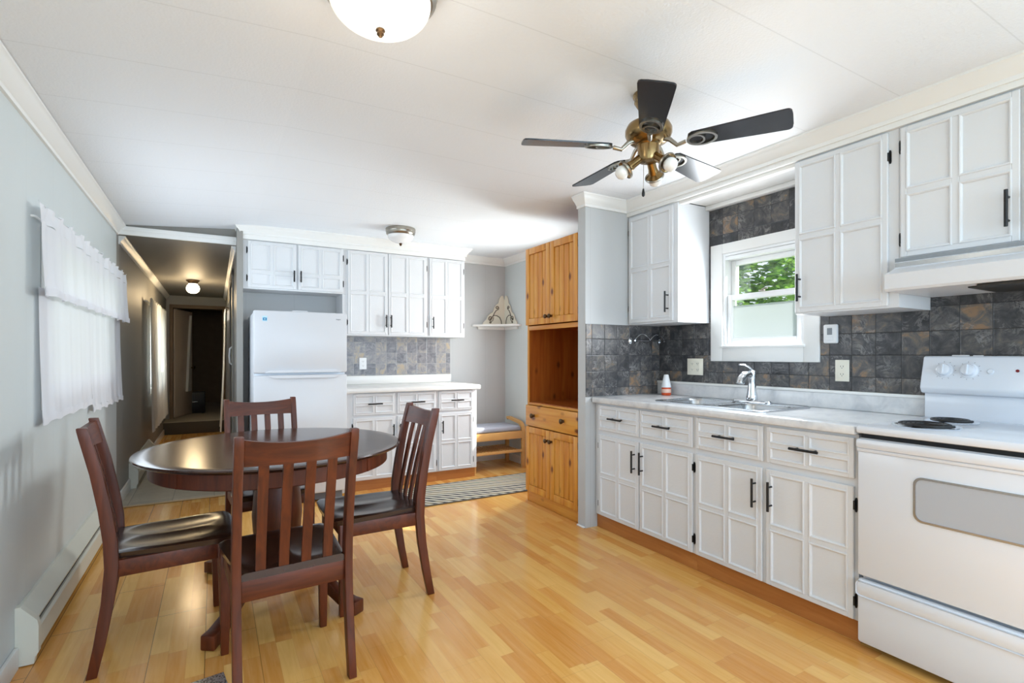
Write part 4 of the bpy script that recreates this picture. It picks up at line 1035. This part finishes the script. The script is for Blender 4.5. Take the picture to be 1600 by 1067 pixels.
# ------------------------------------------------------------------ curtains on the left wall
def cloth(y0, y1, ztop, zbot, x, amp, waves, seed, gather=0, ny=120, nz=26, flare=0, tilt=0):
    rnd = random.Random(seed); ph = [rnd.uniform(0, 6.28) for _ in range(5)]
    bm = bm_new(); G = []
    for j in range(nz+1):
        v = j/nz; row = []
        for i in range(ny+1):
            u = i/ny; y = y0+(y1-y0)*u
            a = amp*(.55+.45*v)
            dx = a*(math.sin(2*PI*waves*u+ph[0]+.5*math.sin(3*v+ph[3]))+.45*math.sin(2*PI*waves*2.3*u+ph[1])+.3*math.sin(2*PI*waves*.6*u+ph[2]+v))
            if gather: dx += gather*max(0, 1-v*6)*math.sin(2*PI*waves*3.1*u+ph[4])
            zz = ztop+(zbot-ztop)*v + (.012*math.sin(2*PI*waves*1.3*u+ph[2]) if j == 0 and gather else 0)+(.006*math.sin(2*PI*waves*u+ph[1])*v)
            row.append(bm.verts.new((x+dx+flare*v*v+tilt*u, y, zz)))
        G.append(row)
    for j in range(nz):
        for i in range(ny): bm.faces.new((G[j][i], G[j][i+1], G[j+1][i+1], G[j+1][i]))
    return bm
def cloth_hem(y0, y1, z, h, x, amp, waves, seed, flare=0, ny=120, tilt=0):
    rnd = random.Random(seed); ph = [rnd.uniform(0, 6.28) for _ in range(5)]; bm = bm_new(); G = []
    for j in range(2):
        row = []
        for i in range(ny+1):
            u = i/ny; v = 1
            dx = amp*(math.sin(2*PI*waves*u+ph[0]+.5*math.sin(3*v+ph[3]))+.45*math.sin(2*PI*waves*2.3*u+ph[1])+.3*math.sin(2*PI*waves*.6*u+ph[2]+v))
            row.append(bm.verts.new((x+dx+flare+.0025+tilt*u, y0+(y1-y0)*u, z+j*h+.006*math.sin(2*PI*waves*u+ph[1]))))
        G.append(row)
    for i in range(ny): bm.faces.new((G[0][i], G[0][i+1], G[1][i+1], G[1][i]))
    return bm
CY0, CY1 = 2.825, 5.045
r = thing('curtain_rod', 'white rod carrying the ruffled valance on the left window', 'curtain rod', (XL+.0005, CY0, 1.79))
part(r, 'rod', tube(bm_new(), [(.0, .05, 0), (.008, .05, 0), (.013, .056, 0), (.013, 1.2, 0), (.013, CY1-CY0-.006, 0), (.008, CY1-CY0, 0), (.0, CY1-CY0, 0)], .005, 8), M['trimw'])
v = thing('window_valance', 'short ruffled white valance across the top of the left window', 'valance', (0, 0, 0))
part(v, 'heading', cloth(CY0, CY1, 1.842, 1.768, -.628, .008, 9, 3, gather=.008, nz=8, ny=220, tilt=.022), M['sheer'])
part(v, 'skirt', cloth(CY0, CY1, 1.770, 1.460, -.625, .010, 9, 3, flare=.010, ny=220, tilt=.022), M['sheer'])
part(v, 'hem', cloth_hem(CY0, CY1, 1.460, .035, -.625, .010, 9, 3, .010, ny=220, tilt=.022), M['sheer'])
c = thing('window_curtain', 'left, nearer panel of the white cafe curtains under the valance', 'curtain', (0, 0, 0), group=None)
part(c, 'panel', cloth(CY0+.10, 3.98, 1.50, .905, -.6505, .0035, 4, 11, flare=.012), M['sheer']); part(c, 'hem', cloth_hem(CY0+.10, 3.98, .905, .035, -.6505, .0035, 4, 11, .012), M['sheer'])
c = thing('window_curtain', 'right, farther panel of the white cafe curtains under the valance', 'curtain', (0, 0, 0))
part(c, 'panel', cloth(3.99, CY1-.01, 1.50, .86, -.6505, .004, 5, 17, flare=.014, tilt=.012), M['sheer']); part(c, 'hem', cloth_hem(3.99, CY1-.01, .86, .035, -.6505, .004, 5, 17, .014, tilt=.012), M['sheer'])
r = thing('curtain_rod', 'thin rod above the long white curtain on the left hall window', 'curtain rod', (XL, 6.85, 1.80))
part(r, 'rod', tube(bm_new(), [(0, 0.03, 0), (.02, .03, 0), (.026, .04, 0), (.026, 2.2, 0), (.02, 2.21, 0), (0, 2.21, 0)], .006, 8), M['trimw'])
c = thing('hall_curtain', 'long white curtain over the window on the left of the hall', 'curtain', (0, 0, 0))
part(c, 'panel', cloth(6.85, 9.0, 1.83, .36, -.600, .010, 8, 23, gather=.006, flare=.02), M['sheerh'])
c = thing('doorway_curtain', 'pale hanging cloth over a doorway on the right of the hall', 'curtain', (0, 0, 0))
part(c, 'panel', cloth(7.75, 8.75, 1.82, .19, .125, .006, 5, 31, flare=-.05), M['sheerh'])
r = thing('curtain_rod', 'rod over the hanging cloth on the right of the hall', 'curtain rod', (PX0-.0005, 7.7, 1.825))
part(r, 'rod', tube(bm_new(), [(0, 0, 0), (-.025, 0, 0), (-.03, .01, 0), (-.03, 1.09, 0), (-.025, 1.1, 0), (0, 1.1, 0)], .005, 8), M['brassd'])
c = thing('hanging_towel', 'pale cloth hanging from the open bedroom door', 'cloth', (-.567, 9.985, .19), math.radians(71))
bm = bm_new(); R = []
for k in range(13):
    z = 1.70-1.3*k/12; w = .04+.11*(k/12)**.8
    R.append([(.60-w*1.4, -.060, z), (.60-w*.7, -.040-.02*math.sin(k*.7), z), (.60+w*.2, -.026, z), (.60+w*.2, -.0215, z), (.60-w*1.4, -.0215, z)])
ring_loft(bm, R); part(c, 'fabric', bm, M['sheerh'])
b = thing('storage_case', 'black case on the floor beyond the open bedroom door', 'case', (-.30, 10.72, .1855))
part(b, 'body', box(-.16, .16, -.12, .14, .006, .37, .012), M['blackbox'])
part(b, 'latch', box(-.05, .05, -.126, -.1195, .20, .208, .001), M['steel'])
part(b, 'foot_rails', bx(box(-.15, -.11, -.11, .13, .0, .008), .11, .15, -.11, .13, .0, .008), M['dark'])

# ------------------------------------------------------------------ baseboard heaters and the floor register
def heater(label, y0, L):
    h = thing('baseboard_heater', label, 'heater', (XL+.0008, y0, .0))
    prof = [(0, .035), (.060, .035), (.066, .05), (.066, .13), (.058, .14), (.030, .14), (.030, .155), (.060, .165), (.060, .172), (.012, .225), (0, .225)]
    part(h, 'cover', prism(bm_new(), prof, lambda u, v: (u, .03, v), lambda u, v: (u, L-.03, v)), M['heater'], smooth=False)
    part(h, 'back_plate', box(0, .012, .02, L-.02, .004, .04), M['heater'])
    part(h, 'fin_slot', box(.0302, .05, .035, L-.035, .141, .154), M['dark'], 'dark slot with fins')
    ep = [(0, .004), (.056, .004), (.060, .03), (.070, .045), (.070, .15), (.066, .172), (.016, .232), (0, .232)]
    for a, b_ in ((0, .032), (L-.032, L)): part(h, 'end_cap', prism(bm_new(), ep, lambda u, v: (u, a, v), lambda u, v: (u, b_, v)), M['heater'])
    return h
heater('long cream baseboard heater under the curtained left window', 2.67, 1.80)
heater('cream baseboard heater farther along, in the hall', 5.73, 1.55)
solo('floor_register', box(-.08, .08, -.13, .13, .0006, .006, .002), M['vent'], 'small metal floor register at the bottom edge, left', 'register', (-.03, 2.10, 0), math.radians(8))

# ------------------------------------------------------------------ outside
struct('ground', box(-40, 60, -40, 60, -.75, -.7), M['grass'])
def leafy(label, x, y, z, r, n, seed):
    rnd = random.Random(seed); t = thing('leafy_tree', label, 'tree', (x, y, -.7))
    bm = bm_new()
    for k in range(n):
        a = rnd.uniform(0, 2*PI); cz = rnd.uniform(-1, 1); q = rnd.uniform(.55, 1)**.5
        rr = math.sqrt(1-cz*cz)*q*r[0]*(1+.18*math.sin(3*a+seed)+.1*math.sin(7*a+4*cz)); p = Vector((rr*math.cos(a), rr*math.sin(a), z+.7+cz*q*r[1]))
        s = rnd.uniform(.06, .11); m = Matrix.Translation(p) @ Matrix.Rotation(rnd.uniform(0, 6.28), 4, 'Z') @ Matrix.Rotation(rnd.uniform(-1.1, 1.1), 4, 'X')
        vs = [bm.verts.new(m @ Vector(c)) for c in ((-s, 0, 0), (-s*.4, -s*.42, .01), (s*.5, -s*.36, .01), (s*1.1, 0, -.015), (s*.5, s*.36, .01), (-s*.4, s*.42, .01))]
        bm.faces.new(vs)
    part(t, 'foliage', bm, M['leaf'], smooth=False)
    part(t, 'trunk', tube(bm_new(), [(0, 0, .001), (.03, .02, z*.4), (0, 0, z+.5)], [.16, .13, .07], 12), M['trunk'])
leafy('leafy green tree outside the sink window', 8.0, 6.3, 1.9, (1.9, 2.2), 12000, 4)
leafy('smaller leafy tree farther right outside the sink window', 12.4, 5.6, 1.9, (1.9, 2.1), 5000, 9)
